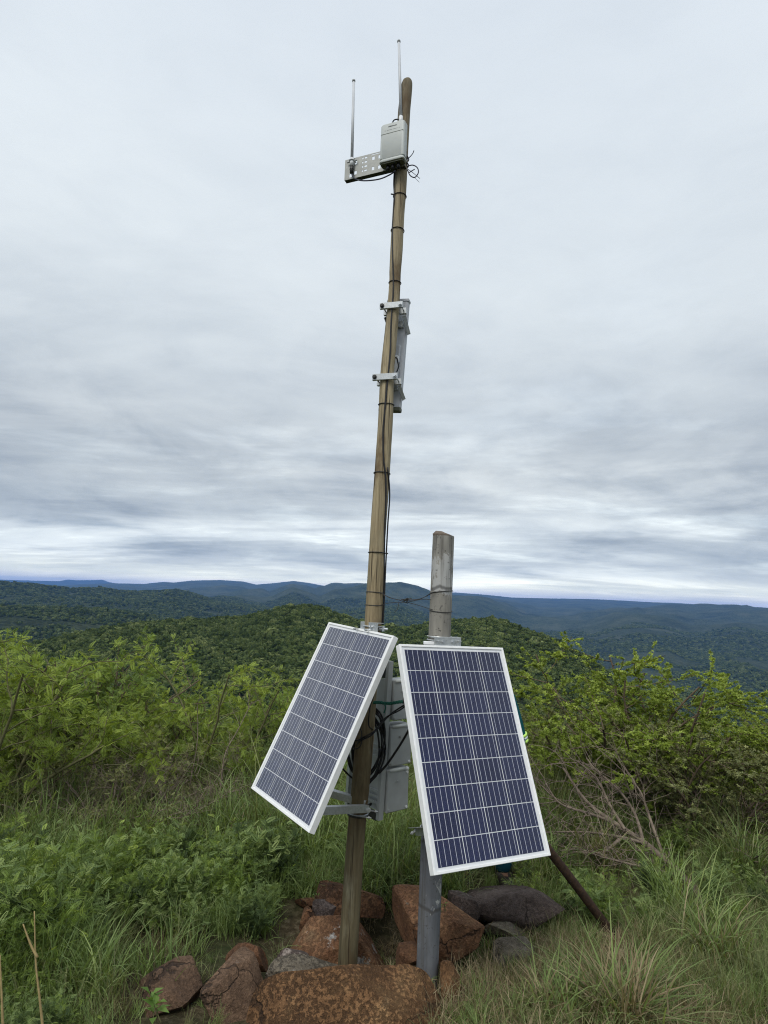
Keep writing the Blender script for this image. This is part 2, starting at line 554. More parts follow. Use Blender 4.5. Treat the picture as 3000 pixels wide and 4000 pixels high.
def m_glass(t):
    lw = t.n('ShaderNodeLayerWeight', in_Blend=0.5)
    f = t.math('ADD', 0.008, t.math('MULTIPLY', t.math('POWER', lw.outputs['Facing'], 3.0), 0.8))
    tr = t.n('ShaderNodeBsdfTransparent')
    gl = t.n('ShaderNodeBsdfGlossy', in_Roughness=0.14)
    gl.inputs['Color'].default_value = (1, 1, 1, 1)
    return t.n('ShaderNodeMixShader', in_0=f, in_1=tr.outputs[0], in_2=gl.outputs[0])


def m_alu(t):
    g = geopos(t)
    n = t.noise(g, 30, 5, 0.65)
    c = t.ramp(n, [(0.3, (0.74, 0.745, 0.73)), (0.6, (0.82, 0.825, 0.81)), (0.8, (0.70, 0.69, 0.65))])
    return pbsdf(t, c, 0.5, 0.0, 0.5, bump(t, n, 0.1, 0.001))


def m_galv(t):
    g = geopos(t)
    v = t.n('ShaderNodeTexVoronoi', in_Scale=120.0); t.set(v, 'Vector', g)
    n = t.noise(g, 25, 4, 0.6)
    c = t.mix(v.outputs['Color'], (0.42, 0.44, 0.44, 1), (0.55, 0.57, 0.57, 1))
    c = t.mix(t.ramp(n, [(0.55, 0.0), (0.75, 0.5)]), c, (0.30, 0.30, 0.28, 1))
    return pbsdf(t, c, 0.45, 0.6, 0.5)


M = dict(
    wood=mat('pole wood', m_wood), grey=mat('grey post', m_greypost), rust=mat('rusty steel', m_rust), soil=mat('soil', m_soil),
    hill=mat('hillside scrub', m_hill), canopy=mat('canopy', m_canopy), cell=mat('silicon cell', m_cell), glass=mat('panel glass', m_glass),
    alu=mat('anodised frame', m_alu), galv=mat('galvanised steel', m_galv),
    back=plain('white backsheet', (0.72, 0.73, 0.74), 0.5, 0, 0.4, 0.04),
    bus=plain('busbar tinned', (0.50, 0.52, 0.60), 0.4, 0.0, 0.5, 0.05),
    plastic=plain('gateway plastic', (0.50, 0.525, 0.50), 0.5, 0, 0.4, 0.06, 9, 0.05),
    plasticdark=plain('gateway underside', (0.10, 0.105, 0.075), 0.6, 0, 0.3, 0.1),
    whip=plain('whip fibreglass', (0.56, 0.575, 0.59), 0.45, 0, 0.4, 0.05),
    white=plain('white fitting', (0.72, 0.73, 0.73), 0.45, 0, 0.5, 0.05),
    platem=plain('perforated plate zinc', (0.34, 0.345, 0.32), 0.5, 0.35, 0.5, 0.14, 22),
    sector=plain('sector housing', (0.44, 0.455, 0.48), 0.55, 0, 0.4, 0.06, 8),
    box=plain('enclosure grey', (0.33, 0.345, 0.34), 0.65, 0, 0.4, 0.07, 16),
    ribbed=plain('ribbed plate', (0.40, 0.42, 0.42), 0.6, 0.1, 0.4, 0.08, 12),
    black=plain('black cable', (0.012, 0.012, 0.014), 0.5, 0, 0.4, 0.2),
    bluecable=plain('dark blue cable', (0.020, 0.022, 0.045), 0.5, 0, 0.4, 0.2),
    wire=plain('binding wire', (0.05, 0.048, 0.046), 0.6, 0.4, 0.4, 0.2),
    rope=plain('green rope', (0.03, 0.125, 0.09), 0.9, 0, 0.1, 0.35, 120, 0.6),
    ink=plain('printed ink', (0.06, 0.065, 0.065), 0.6, 0, 0.3, 0.02),
    bolt=plain('bolt zinc', (0.55, 0.57, 0.58), 0.35, 0.7, 0.5, 0.1),
    darksteel=plain('dark steel', (0.05, 0.05, 0.048), 0.5, 0.5, 0.4, 0.2),
    bark=plain('twig bark', (0.12, 0.092, 0.062), 0.9, 0, 0.15, 0.35, 30, 0.5),
    barkgreen=plain('green stem', (0.13, 0.125, 0.06), 0.85, 0, 0.15, 0.3, 30, 0.4),
    deadwood=plain('dead grey wood', (0.20, 0.16, 0.125), 0.9, 0, 0.1, 0.4, 26, 0.6),
    straw=plain('dry straw', (0.33, 0.25, 0.115), 0.8, 0, 0.2, 0.25, 40),
    teal=plain('teal work cloth', (0.006, 0.075, 0.085), 0.9, 0, 0.1, 0.2, 18, 0.4),
    navy=plain('navy trousers cloth', (0.006, 0.05, 0.075), 0.9, 0, 0.1, 0.2, 18, 0.4),
    lime=plain('lime reflective band', (0.55, 0.85, 0.16), 0.5, 0, 0.4, 0.05),
    silver=plain('silver reflective band', (0.62, 0.66, 0.62), 0.35, 0.3, 0.5, 0.05),
    skin=plain('skin', (0.13, 0.07, 0.045), 0.55, 0, 0.4, 0.08),
    hair=plain('hair', (0.008, 0.007, 0.006), 0.8, 0, 0.2, 0.2),
    boot=plain('boot leather', (0.02, 0.016, 0.013), 0.6, 0, 0.3, 0.2),
    leaf_lime=leaf_mat('leaf lime', (0.100, 0.144, 0.022), (0.250, 0.332, 0.057), (0.451, 0.538, 0.106)),
    leaf_acacia=leaf_mat('leaf acacia', (0.069, 0.119, 0.025), (0.188, 0.271, 0.056), (0.376, 0.474, 0.104)),
    leaf_olive=leaf_mat('leaf olive', (0.091, 0.107, 0.046), (0.207, 0.229, 0.091), (0.383, 0.398, 0.167)),
    leaf_dark=leaf_mat('leaf dark', (0.034, 0.058, 0.022), (0.076, 0.118, 0.043), (0.168, 0.224, 0.084)),
    leaf_herb=leaf_mat('leaf herb', (0.064, 0.103, 0.038), (0.167, 0.239, 0.080), (0.386, 0.470, 0.174)),
    leaf_sprout=leaf_mat('leaf sprout', (0.080, 0.150, 0.040), (0.140, 0.240, 0.055), (0.240, 0.340, 0.090)),
    grass_g=leaf_mat('grass green', (0.077, 0.118, 0.039), (0.188, 0.265, 0.085), (0.390, 0.465, 0.181)),
    grass_o=leaf_mat('grass olive', (0.083, 0.098, 0.040), (0.196, 0.219, 0.092), (0.379, 0.391, 0.190)),
    grass_d=leaf_mat('grass dry', (0.120, 0.092, 0.052), (0.260, 0.205, 0.115), (0.440, 0.370, 0.230), 0.2),
)

# ------------------------------------------------------------------ terrain
def profile(pts):
    az = []; el = []
    for px, py in pts:
        d = ray(px, py)
        az.append(math.atan2(d[0], d[1])); el.append(math.atan2(d[2], math.hypot(d[0], d[1])))
    return np.array(az), np.array(el)


# ridge lines: distance, slope towards us, slope beyond, roundness, crest as seen along the skyline
RIDGES = [
    (21000, 0.05, 0.05, 60, [(-900, 2262), (0, 2264), (100, 2267), (230, 2270), (265, 2263), (300, 2266), (370, 2266), (400, 2264), (430, 2275), (480, 2282), (900, 2300), (1800, 2345), (3000, 2400), (3900, 2430)]),
    (13000, 0.034, 0.05, 60, [(-900, 2262), (0, 2276), (250, 2286), (440, 2279), (560, 2282), (635, 2274), (680, 2276), (750, 2268), (860, 2266), (950, 2272), (1000, 2284),
                              (1075, 2278), (1145, 2270), (1200, 2277), (1260, 2288), (1400, 2300), (1790, 2316), (1900, 2324), (2000, 2334), (2100, 2337), (2300, 2340),
                              (2440, 2346), (2550, 2352), (2650, 2356), (2800, 2365), (2900, 2372), (3000, 2383), (3900, 2410)]),
    (9000, 0.045, 0.06, 50, [(-900, 2420), (900, 2420), (1000, 2380), (1112, 2332), (1247, 2295), (1310, 2283), (1430, 2281), (1560, 2284), (1640, 2298), (1700, 2311), (1900, 2330),
                             (2130, 2370), (2250, 2392), (2500, 2420), (3900, 2500)]),
    (7600, 0.05, 0.05, 50, [(-900, 2450), (1500, 2450), (2000, 2430), (2200, 2392), (2270, 2373), (2400, 2358), (2494, 2354), (2600, 2361), (2700, 2376), (2800, 2373), (2880, 2370), (3000, 2380), (3900, 2400)]),
    (6200, 0.06, 0.06, 40, [(-900, 2420), (500, 2400), (700, 2360), (796, 2327), (880, 2313), (958, 2307), (1030, 2318), (1085, 2336), (1250, 2352), (1500, 2392), (1800, 2420), (2200, 2470), (3900, 2520)]),
    (3000, 0.11, 0.12, 40, [(-900, 2300), (0, 2298), (136, 2300), (271, 2313), (330, 2303), (398, 2294), (470, 2301), (542, 2301), (633, 2298), (696, 2295), (741, 2307), (787, 2327),
                            (859, 2354), (949, 2363), (1040, 2376), (1150, 2400), (1500, 2500), (2000, 2560), (3900, 2700)]),
    (1500, 0.14, 0.14, 25, [(-900, 2370), (0, 2386), (200, 2392), (400, 2402), (560, 2425), (700, 2452), (1000, 2500), (1500, 2600), (2200, 2680), (3900, 2850)]),
    (480, 0.13, 0.35, 14, [(-900, 2620), (0, 2540), (330, 2478), (450, 2460), (560, 2446), (680, 2432), (800, 2424), (904, 2417), (990, 2407), (1040, 2396), (1110, 2375), (1170, 2367), (1230, 2373), (1300, 2388),
                           (1380, 2420), (1460, 2444), (1560, 2450), (1650, 2443), (1720, 2432), (1790, 2421), (1850, 2419), (1900, 2416), (1960, 2424), (2042, 2458), (2133, 2489),
                           (2223, 2534), (2296, 2570), (2450, 2680), (2600, 2790), (2900, 3000), (3900, 3400)]),
]
RIDGES = [(a, b, c, d, profile(p)) for a, b, c, d, p in RIDGES]


def height(x, y, fine=True):
    x = np.asarray(x, float); y = np.asarray(y, float)
    r = np.hypot(x, y) + 1e-6
    az = np.arctan2(x, y)
    # behind the viewpoint the land mirrors the land in front, so the hill stands in rolling country all round
    azf = np.where(az > math.pi / 2, math.pi - az, np.where(az < -math.pi / 2, -math.pi - az, az))
    s = np.clip((azf + 0.15) / 0.5, 0, 1); s = s * s * (3 - 2 * s)
    floor = -140 - 110 * s + np.clip((r - 5000) / 16000, 0, 1) * 60
    # our own hilltop
    e = np.maximum(r - 7.2, 0.0)
    own = -0.12 - 0.36 * (np.sqrt(e * e + 16.0) - 4.0) + 0.05 * np.sin(x * 0.9 + 1.0) + 0.06 * np.clip(3.3 - y, -1, 4) * np.exp(-((x) / 9) ** 2)
    own = own - 0.14 * np.exp(-(((x - 0.15) / 0.75) ** 2 + ((y - 3.95) / 0.45) ** 2) ** 2)
    z = np.maximum(floor, own)
    k = 6.0
    for (Rk, sf, sb, rd, (pa, pe)) in RIDGES:
        el = np.interp(azf, pa, pe)
        crest = EYE[2] + Rk * np.tan(el)
        if Rk < 600:
            crest = crest - 3.2            # room for the bush canopy that stands on it
        dr = r - Rk
        sl = np.where(dr < 0, sf, sb)
        zk = crest - (np.sqrt((dr * sl) ** 2 + rd * rd * 0.03) - rd * 0.173)
        z = np.maximum(z, zk)
    amp = np.clip((r - 60) / 4000, 0, 1)
    z = z + amp * (fbm(x / 900, y / 900, 5, 3) * 75 + fbm(x / 2300, y / 2300, 3, 6) * 170 * np.clip((r - 3800) / 2000, 0, 1)) * np.clip((10800 - r) / 4500, 0.05, 1)
    rid = 1 - 2 * np.abs(fbm(x / 1500, y / 1500, 4, 15)) 
    z = z + 85 * (rid - 0.75) * np.clip((r - 3300) / 1500, 0, 1) * np.clip((10500 - r) / 3000, 0, 1)
    z = z + np.clip((r - 40) / 300, 0, 1) * fbm(x / 60, y / 60, 3, 8) * 2.5
    return z


def gz(x, y):
    return float(height(np.array([x]), np.array([y]))[0])


def build_terrain():
    az = np.concatenate([np.linspace(-180, -46, 68, endpoint=False), np.linspace(-46, 46, 560, endpoint=False), np.linspace(46, 180, 68, endpoint=False)])
    az = np.radians(az); na = len(az)
    radii = np.concatenate([[0.25], np.exp(np.linspace(math.log(0.8), math.log(24000), 300))])
    cuts = [('ground', 0, 45, M['soil'], 'hilltop ground of dark soil under grass'),
            ('hill', 45, 900, M['hill'], 'bush covered green ridge behind the hilltop'),
            ('far_hills', 900, 1e9, M['hill'], 'hazy wooded hills and valley stretching to the horizon')]
    for name, r0, r1, ma, lab in cuts:
        idx = [i for i, q in enumerate(radii) if r0 <= q <= r1]
        lo = max(0, idx[0] - 1) if idx[0] > 0 else 0
        rr = radii[lo:idx[-1] + 1]
        X = rr[:, None] * np.sin(az)[None]; Y = rr[:, None] * np.cos(az)[None]
        Z = height(X, Y)
        V = np.stack([X, Y, Z], -1).reshape(-1, 3)
        i, j = np.meshgrid(np.arange(len(rr) - 1), np.arange(na), indexing='ij')
        jn = (j + 1) % na
        F = np.stack([i * na + j, i * na + jn, (i + 1) * na + jn, (i + 1) * na + j], -1).reshape(-1, 4)[:, ::-1]
        if lo == 0 and r0 == 0:
            V = np.vstack([V, [[0, 0, gz(0, 0)]]])
            c = len(V) - 1
            tri = np.array([[c, j2, (j2 + 1) % na, (j2 + 1) % na] for j2 in range(na)])
            me = raw_mesh(name, V, F, True)
        else:
            me = raw_mesh(name, V, F, True)
        tag(link(name, me, ma), lab, None, None, 'structure')


build_terrain()


# ------------------------------------------------------------------ scattering with geometry nodes
def scatter(name, pts, rots, scl, idx, sources, label, kind='stuff', cat=None):
    """one object whose points carry copies of the source meshes"""
    me = bpy.data.meshes.new(name)
    me.vertices.add(len(pts)); me.vertices.foreach_set('co', np.ascontiguousarray(pts, dtype=np.float32).ravel())
    for an, av, ty in (('rot', rots, 'FLOAT_VECTOR'), ('scl', scl, 'FLOAT_VECTOR')):
        a = me.attributes.new(an, ty, 'POINT'); a.data.foreach_set('vector', np.ascontiguousarray(av, dtype=np.float32).ravel())
    a = me.attributes.new('idx', 'INT', 'POINT'); a.data.foreach_set('value', np.ascontiguousarray(idx, dtype=np.int32))
    ob = link(name, me)
    coll = bpy.data.collections.new(name + ' sources')
    for k, s in enumerate(sources):
        so = bpy.data.objects.new('%s_source_%03d' % (name, k), s)
        coll.objects.link(so)
    ng = bpy.data.node_groups.new(name + ' scatter', 'GeometryNodeTree')
    ng.interface.new_socket('Geometry', in_out='INPUT', socket_type='NodeSocketGeometry')
    ng.interface.new_socket('Geometry', in_out='OUTPUT', socket_type='NodeSocketGeometry')
    N = ng.nodes; L = ng.links
    gi = N.new('NodeGroupInput'); go = N.new('NodeGroupOutput')
    m2p = N.new('GeometryNodeMeshToPoints')
    ci = N.new('GeometryNodeCollectionInfo'); ci.inputs['Collection'].default_value = coll
    ci.inputs['Separate Children'].default_value = True; ci.inputs['Reset Children'].default_value = True
    ip = N.new('GeometryNodeInstanceOnPoints'); ip.inputs['Pick Instance'].default_value = True

    def attr(nm, ty):
        q = N.new('GeometryNodeInputNamedAttribute'); q.data_type = ty; q.inputs['Name'].default_value = nm
        return q.outputs['Attribute']
    L.new(gi.outputs[0], m2p.inputs[0]); L.new(m2p.outputs[0], ip.inputs['Points']); L.new(ci.outputs[0], ip.inputs['Instance'])
    L.new(attr('idx', 'INT'), ip.inputs['Instance Index'])
    e2r = N.new('FunctionNodeEulerToRotation'); L.new(attr('rot', 'FLOAT_VECTOR'), e2r.inputs[0])
    L.new(e2r.outputs[0], ip.inputs['Rotation'])
    L.new(attr('scl', 'FLOAT_VECTOR'), ip.inputs['Scale'])
    L.new(ip.outputs[0], go.inputs[0])
    md = ob.modifiers.new('scatter', 'NODES'); md.node_group = ng
    return tag(ob, label, cat, None, kind)


def canopy_mesh(seed, quads=150):
    """one bush crown of the far woodland: lumpy dome of leaf clumps over a dense heart"""
    rg = np.random.default_rng(seed)
    lumps = [(rg.normal(0, 0.42, 2), rg.uniform(0.25, 0.75), rg.uniform(0.35, 0.62)) for _ in range(6)]
    V = []; F = []; T = []
    for k in range(quads):
        (c, h, rr) = lumps[rg.integers(len(lumps))]
        d = unit(rg.normal(size=3) + np.array([0, 0, 0.35]))
        p = np.array([c[0], c[1], h]) + d * rr * rg.uniform(0.75, 1.08)
        n = unit(d + rg.normal(0, 0.45, 3))
        u = unit(np.cross(n, rg.normal(size=3))); w = np.cross(n, u)
        s = rg.uniform(0.10, 0.22)
        b = len(V)
        V += [p + s * (u * a + w * e) for a, e in ((-1, -0.6), (1, -0.8), (0.8, 0.7), (-0.7, 1))]
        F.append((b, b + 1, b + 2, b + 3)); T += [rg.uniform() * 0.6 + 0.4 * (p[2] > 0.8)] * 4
    # hearts
    for (c, h, rr) in lumps:
        a = np.linspace(0, 2 * math.pi, 7)[:-1]
        rings = []
        for ph in (-0.9, -0.3, 0.4, 1.0):
            b = len(V); q = rr * 0.78
            V += [np.array([c[0] + q * math.cos(ph) * math.cos(t), c[1] + q * math.cos(ph) * math.sin(t), h + q * math.sin(ph)]) for t in a]
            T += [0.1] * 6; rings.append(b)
        for b0, b1 in zip(rings[:-1], rings[1:]):
            F += [(b0 + i, b0 + (i + 1) % 6, b1 + (i + 1) % 6, b1 + i) for i in range(6)]
    me = raw_mesh('crown', np.array(V), np.array(F), False, {'tint': np.array(T)})
    me.materials.append(M['canopy'])
    return me


def build_woodland():
    rg = np.random.default_rng(5)
    crowns = [canopy_mesh(40 + i) for i in range(6)]

    def sector(n, r0, r1, a0, a1, p=1.0):
        r = np.exp(rg.uniform(math.log(r0), math.log(r1), n)) if p == 0 else np.sqrt(rg.uniform(r0 * r0, r1 * r1, n))
        a = np.radians(rg.uniform(a0, a1, n))
        return r * np.sin(a), r * np.cos(a), r

    x1, y1, r1 = sector(15000, 26, 300, -50, 50)
    x2, y2, r2 = sector(74000, 300, 680, -46, 46)
    x3, y3, r3 = sector(75000, 680, 2300, -42, 42)
    x4, y4, r4 = sector(90000, 2300, 4300, -40, 40)
    x = np.concatenate([x1, x2, x3, x4]); y = np.concatenate([y1, y2, y3, y4]); r = np.concatenate([r1, r2, r3, r4])
    # thin the trees where the soil is bare
    dn = fbm(x / 130, y / 130, 3, 21)
    keep = (dn > -0.5) | (r < 500)
    keep &= ~((r > 1900) & (x > 0.12 * y) & (fbm(x / 420, y / 420, 4, 27) > -0.02))
    x, y, r = x[keep], y[keep], r[keep]
    z = height(x, y)
    n = len(x)
    s = rg.lognormal(0, 0.36, n) * np.where(r < 60, 1.1, np.where(r < 680, 1.25, np.where(r < 2300, 3.0, 4.2)))
    s = np.clip(s, 0.5, 7)
    scl = np.stack([s * rg.uniform(0.9, 1.3, n), s * rg.uniform(0.9, 1.3, n), s * rg.uniform(0.8, 1.25, n)], -1)
    rots = np.stack([rg.normal(0, 0.08, n), rg.normal(0, 0.08, n), rg.uniform(0, 6.28, n)], -1)
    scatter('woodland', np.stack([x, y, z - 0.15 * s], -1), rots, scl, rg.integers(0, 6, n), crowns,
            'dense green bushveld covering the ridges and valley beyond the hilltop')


build_woodland()


def build_haze():
    zt = max(max(v.co.z for v in o.data.vertices) for o in COL.objects if o.name in ('ground', 'hill', 'far_hills')) + 8
    zt = max(zt, 12.0); zb_ = -420.0
    b = MB().box((0, 0, (zt + zb_) / 2), (24600, 24600, (zt - zb_) / 2))
    def fn(t):
        v = t.n('ShaderNodeVolumePrincipled', in_Density=HAZE)
        v.inputs['Color'].default_value = (0.17, 0.40, 0.98, 1)
        v.inputs['Anisotropy'].default_value = 0.0
        return v
    ma = bpy.data.materials.new('haze air'); ma.use_nodes = True
    t = NT(ma.node_tree); out = t.n('ShaderNodeOutputMaterial'); t.t.links.new(fn(t).outputs[0], out.inputs['Volume'])
    o = b.build('haze', ma)
    tag(o, 'thin blue haze in the air over the hills', None, None, 'stuff')
    return o


HAZE = 5.2e-5

# ------------------------------------------------------------------ poles
def px_pole(pts, Yf):
    """centre line and radius from (x, y, width) along the pole"""
    P = []; Rr = []
    for x, y, w in pts:
        Y = Yf(y)
        p = at(x, y, Y); P.append(p)
        Rr.append(w / 2 / FPX * ((p - EYE) @ _F))
    return np.array(P), np.array(Rr)


TP, TR = px_pole([(1349, 3900, 76), (1356, 3780, 75), (1371, 3540, 72), (1387, 3300, 70), (1405, 3100, 70), (1423, 2900, 71), (1441, 2650, 68), (1459, 2400, 66), (1468, 2230, 62), (1478, 2050, 60),
                  (1490, 1880, 60), (1501, 1720, 58), (1508, 1600, 57), (1513, 1460, 53), (1525, 1330, 50), (1537, 1200, 46), (1543, 1100, 43), (1544, 1060, 44), (1549, 980, 47),
                  (1553, 900, 47), (1558, 820, 46), (1563, 750, 47), (1569, 620, 48), (1578, 450, 48), (1586, 370, 46), (1590, 330, 43), (1591, 315, 32), (1591, 308, 12)], lambda y: 3.69)


def tall_at(py):
    """centre and radius of the tall pole where it crosses that height of the view"""
    ys = [project(p)[1] for p in TP]
    o = np.argsort(ys)
    c = np.array([np.interp(py, np.array(ys)[o], TP[o, k]) for k in range(3)])
    return c, float(np.interp(py, np.array(ys)[o], TR[o]))


SP, SR = px_pole([(1664, 3900, 87), (1670, 3770, 86), (1676, 3600, 87), (1681, 3480, 87), (1694, 3100, 86), (1706, 2750, 86), (1717, 2480, 86), (1722, 2360, 86), (1728, 2200, 85), (1732, 2095, 83)], lambda y: 3.5)


def short_at(py):
    ys = [project(p)[1] for p in SP]
    o = np.argsort(ys)
    return np.array([np.interp(py, np.array(ys)[o], SP[o, k]) for k in range(3)]), float(np.interp(py, np.array(ys)[o], SR[o]))


def rough_tube(P, Rr, n, seed, amp, per=14):
    """a log: resampled, slightly out of round, with a few flats and knots"""
    rg = np.random.default_rng(seed)
    S = spline(np.c_[P, Rr], per)
    C, r = S[:, :3], S[:, 3]
    k = len(C)
    T = np.gradient(C, axis=0); T /= np.linalg.norm(T, axis=1)[:, None]
    a = np.arange(n) * 2 * math.pi / n
    L = np.concatenate([[0], np.cumsum(np.linalg.norm(np.diff(C, axis=0), axis=1))])
    V = []
    for i in range(k):
        u = np.cross(T[i], [0, 1, 0]); u /= np.linalg.norm(u); w = np.cross(T[i], u)
        nz = fbm(a * 1.4 + 3 * np.sin(a), np.full(n, L[i] * 1.7 + seed), 4, seed) * amp
        nz = nz + 0.012 * np.sin(3 * a + L[i] * 0.7 + seed)
        rr = r[i] * (1 + nz)
        V.append(C[i] + rr[:, None] * (np.cos(a)[:, None] * u + np.sin(a)[:, None] * w))
    V = np.vstack(V)
    F = [(i * n + j, i * n + (j + 1) % n, (i + 1) * n + (j + 1) % n, (i + 1) * n + j) for i in range(k - 1) for j in range(n)]
    F.append(tuple(range(n))[::-1]); F.append(tuple((k - 1) * n + j for j in range(n)))
    return V, F


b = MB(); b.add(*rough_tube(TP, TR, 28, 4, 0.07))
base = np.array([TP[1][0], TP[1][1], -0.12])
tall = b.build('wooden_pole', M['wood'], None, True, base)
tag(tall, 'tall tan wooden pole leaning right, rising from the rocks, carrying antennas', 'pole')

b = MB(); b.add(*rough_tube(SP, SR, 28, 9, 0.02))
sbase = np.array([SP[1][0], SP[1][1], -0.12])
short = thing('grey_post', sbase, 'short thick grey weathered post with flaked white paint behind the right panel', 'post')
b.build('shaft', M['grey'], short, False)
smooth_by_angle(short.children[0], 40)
ct = SP[-1]
b = MB()
b.tube([ct + [0, 0, -0.004], ct + [0, 0, 0.006], ct + [0.002, 0.0, 0.016], ct + [0.004, 0, 0.02]], [SR[-1] * 0.97, SR[-1] * 1.02, SR[-1] * 0.8, SR[-1] * 0.3], 22)
b.build('cap', plain('cap rust', (0.16, 0.13, 0.105), 0.85, 0, 0.2, 0.3, 40, 0.5), short, True)

b = MB()
lo = np.array([1.50, 4.20, -0.16]); hi = np.array([0.335, 3.565, 1.25])
b.tube(spline([lo, lo * 0.66 + hi * 0.34 + [0.006, 0, 0.004], lo * 0.3 + hi * 0.7, hi], 6), [0.026] * 12 + [0.024] * 7, 14)
tag(b.build('brace_bar', M['rust'], None, True, lo), 'dark rusty brace bar slanting from the grey post down into the grass', 'brace')


# ------------------------------------------------------------------ solar panels
PW, PH, PT = 0.67, 1.02, 0.035


def solar_panel(origin, X, Y, N, label, seed, tilt_note):
    X, Y, N = unit(X), unit(Y), unit(N)
    A = np.array([X, Y, N])
    root = thing('solar_panel', origin, label, 'solar panel', 'solar panels on the poles')
    P = lambda x, y, z: np.asarray(origin) + X * x + Y * y + N * z
    lip = 0.013
    # four frame rails
    for nm, c, h in (('frame_rail', (-PW / 2 + lip / 2, 0), (lip / 2, PH / 2)), ('frame_rail', (PW / 2 - lip / 2, 0), (lip / 2, PH / 2)),
                     ('frame_rail', (0, PH / 2 - lip / 2), (PW / 2 - lip, lip / 2)), ('frame_rail', (0, -PH / 2 + lip / 2), (PW / 2 - lip, lip / 2))):
        b = MB(); b.bbox(P(c[0], c[1], -PT / 2), (h[0] - 0.0002, h[1] - 0.0002, PT / 2), A, 0.0016)
        # inward flange at the rear
        fl = 0.024
        if h[0] < h[1]:
            s = -1 if c[0] > 0 else 1
            b.box(P(c[0] + s * (lip / 2 + fl / 2), 0, -PT + 0.001), (fl / 2, PH / 2 - 0.03, 0.001), A)
        else:
            s = -1 if c[1] > 0 else 1
            b.box(P(0, c[1] + s * (lip / 2 + fl / 2), -PT + 0.001), (PW / 2 - 0.06, fl / 2, 0.001), A)
        b.build(nm, M['alu'], root)
    MB().box(P(0, 0, -0.0075), (PW / 2 - lip, PH / 2 - lip, 0.0012), A).build('backsheet', M['back'], root)
    nx, ny = 4, 9
    mx, mt, mb = 0.017 + lip, 0.014 + lip, 0.012 + lip
    gx, gy = 0.0045, 0.0038
    cw = (PW - 2 * mx - gx * (nx - 1)) / nx; ch = (PH - mt - mb - gy * (ny - 1)) / ny
    me = bpy.data.meshes.new('solar_cell')
    mb2 = MB(); mb2.box((0, 0, 0), (cw / 2, ch / 2, 0.0004), A)
    me.from_pydata(mb2.v, [], mb2.f); me.materials.append(M['cell'])
    bus = MB()
    for i in range(nx):
        for j in range(ny):
            cx = -PW / 2 + mx + cw / 2 + i * (cw + gx); cyy = PH / 2 - mt - ch / 2 - j * (ch + gy)
            o = link('solar_cell', me, None, root); o.location = Vector(P(cx, cyy, -0.0056) - np.asarray(origin))
        for k in range(5):
            bx = -PW / 2 + mx + i * (cw + gx) + cw * (k + 0.5) / 5
            bus.box(P(bx, (mb - mt) / 2, -0.00495), (0.00105, (PH - mt - mb) / 2 - 0.001, 0.0002), A)
    for q in range(2):
        pass
    tag(bus.build('busbars', M['bus'], root), None, None, None, 'stuff')
    g = MB().box(P(0, 0, -0.0034), (PW / 2 - lip, PH / 2 - lip, 0.001), A).build('glass_pane', M['glass'], root)
    # junction box behind
    MB().bbox(P(0, PH / 2 - 0.12, -0.022), (0.055, 0.04, 0.012), A, 0.003).build('junction_box', M['black'], root)
    return root, P, A


LPos = np.array([-0.307, 3.593, 1.199])
LX, LY, LN = (0.580, -0.813, -0.055), (0.369, 0.202, 0.907), (-0.726, -0.547, 0.417)
lp, LPf, LA = solar_panel(LPos, LX, LY, LN, 'left solar panel, facing left and looking paler blue, on the tall wooden pole', 1, '')
RPos = np.array([0.477, 3.247, 1.133])
RX, RY, RN = (0.871, 0.490, -0.034), (-0.167, 0.360, 0.918), (0.462, -0.794, 0.395)
rp, RPf, RA = solar_panel(RPos, RX, RY, RN, 'right solar panel, dark navy cells, on the short grey post', 2, '')


def bolt(b, p, n, r=0.009, h=0.008):
    n = unit(n); b.tube([np.asarray(p), np.asarray(p) + n * h * 0.35], r * 1.5, 12); b.tube([np.asarray(p), np.asarray(p) + n * h], r, 6)


def panel_brackets(root, Pf, A, xoff, pole_c, pole_r, arm_z, name_low):
    """top channel bolted behind the upper rail, clamp round the pole, folding arms below"""
    X, Y, N = A
    hx = unit([X[0], X[1], 0]); hn = unit(np.cross(hx, [0, 0, 1]))       # horizontal axes
    if hn @ N < 0: hn = -hn
    c = Pf(xoff, PH / 2 + 0.018, -0.012)
    b = MB()
    b.box(c + np.array([0, 0, 0.004]), (0.085, 0.0016, 0.026), [hx, hn, [0, 0, 1]])
    b.box(c - hn * 0.02 + np.array([0, 0, 0.0285]), (0.085, 0.020, 0.0016), [hx, hn, [0, 0, 1]])
    br = b.build('top_bracket', M['galv'], root)
    for s in (-0.032, 0.032):
        b = MB(); bolt(b, c + hx * s + hn * 0.0016 + np.array([0, 0, 0.006]), hn, 0.008, 0.009); b.build('bolt', M['bolt'], br)


def clamp(name, parent, c, r, axis, tail, mat_=None):
    b = MB()
    b.ring(c, axis, r + 0.004, 0.0035, 28, 6)
    b.ring(np.asarray(c) + unit(axis) * 0.018, axis, r + 0.004, 0.0035, 28, 6)
    t = unit(tail)
    for s in (-1, 1):
        side = unit(np.cross(t, [0, 0, 1])) * s * (r + 0.004)
        b.tube([np.asarray(c) + side, np.asarray(c) + side + t * (r + 0.045)], 0.0035, 6)
        b.tube([np.asarray(c) + side + t * (r + 0.028), np.asarray(c) + side + t * (r + 0.036)], 0.008, 6)
    return b.build(name, mat_ or M['galv'], parent)


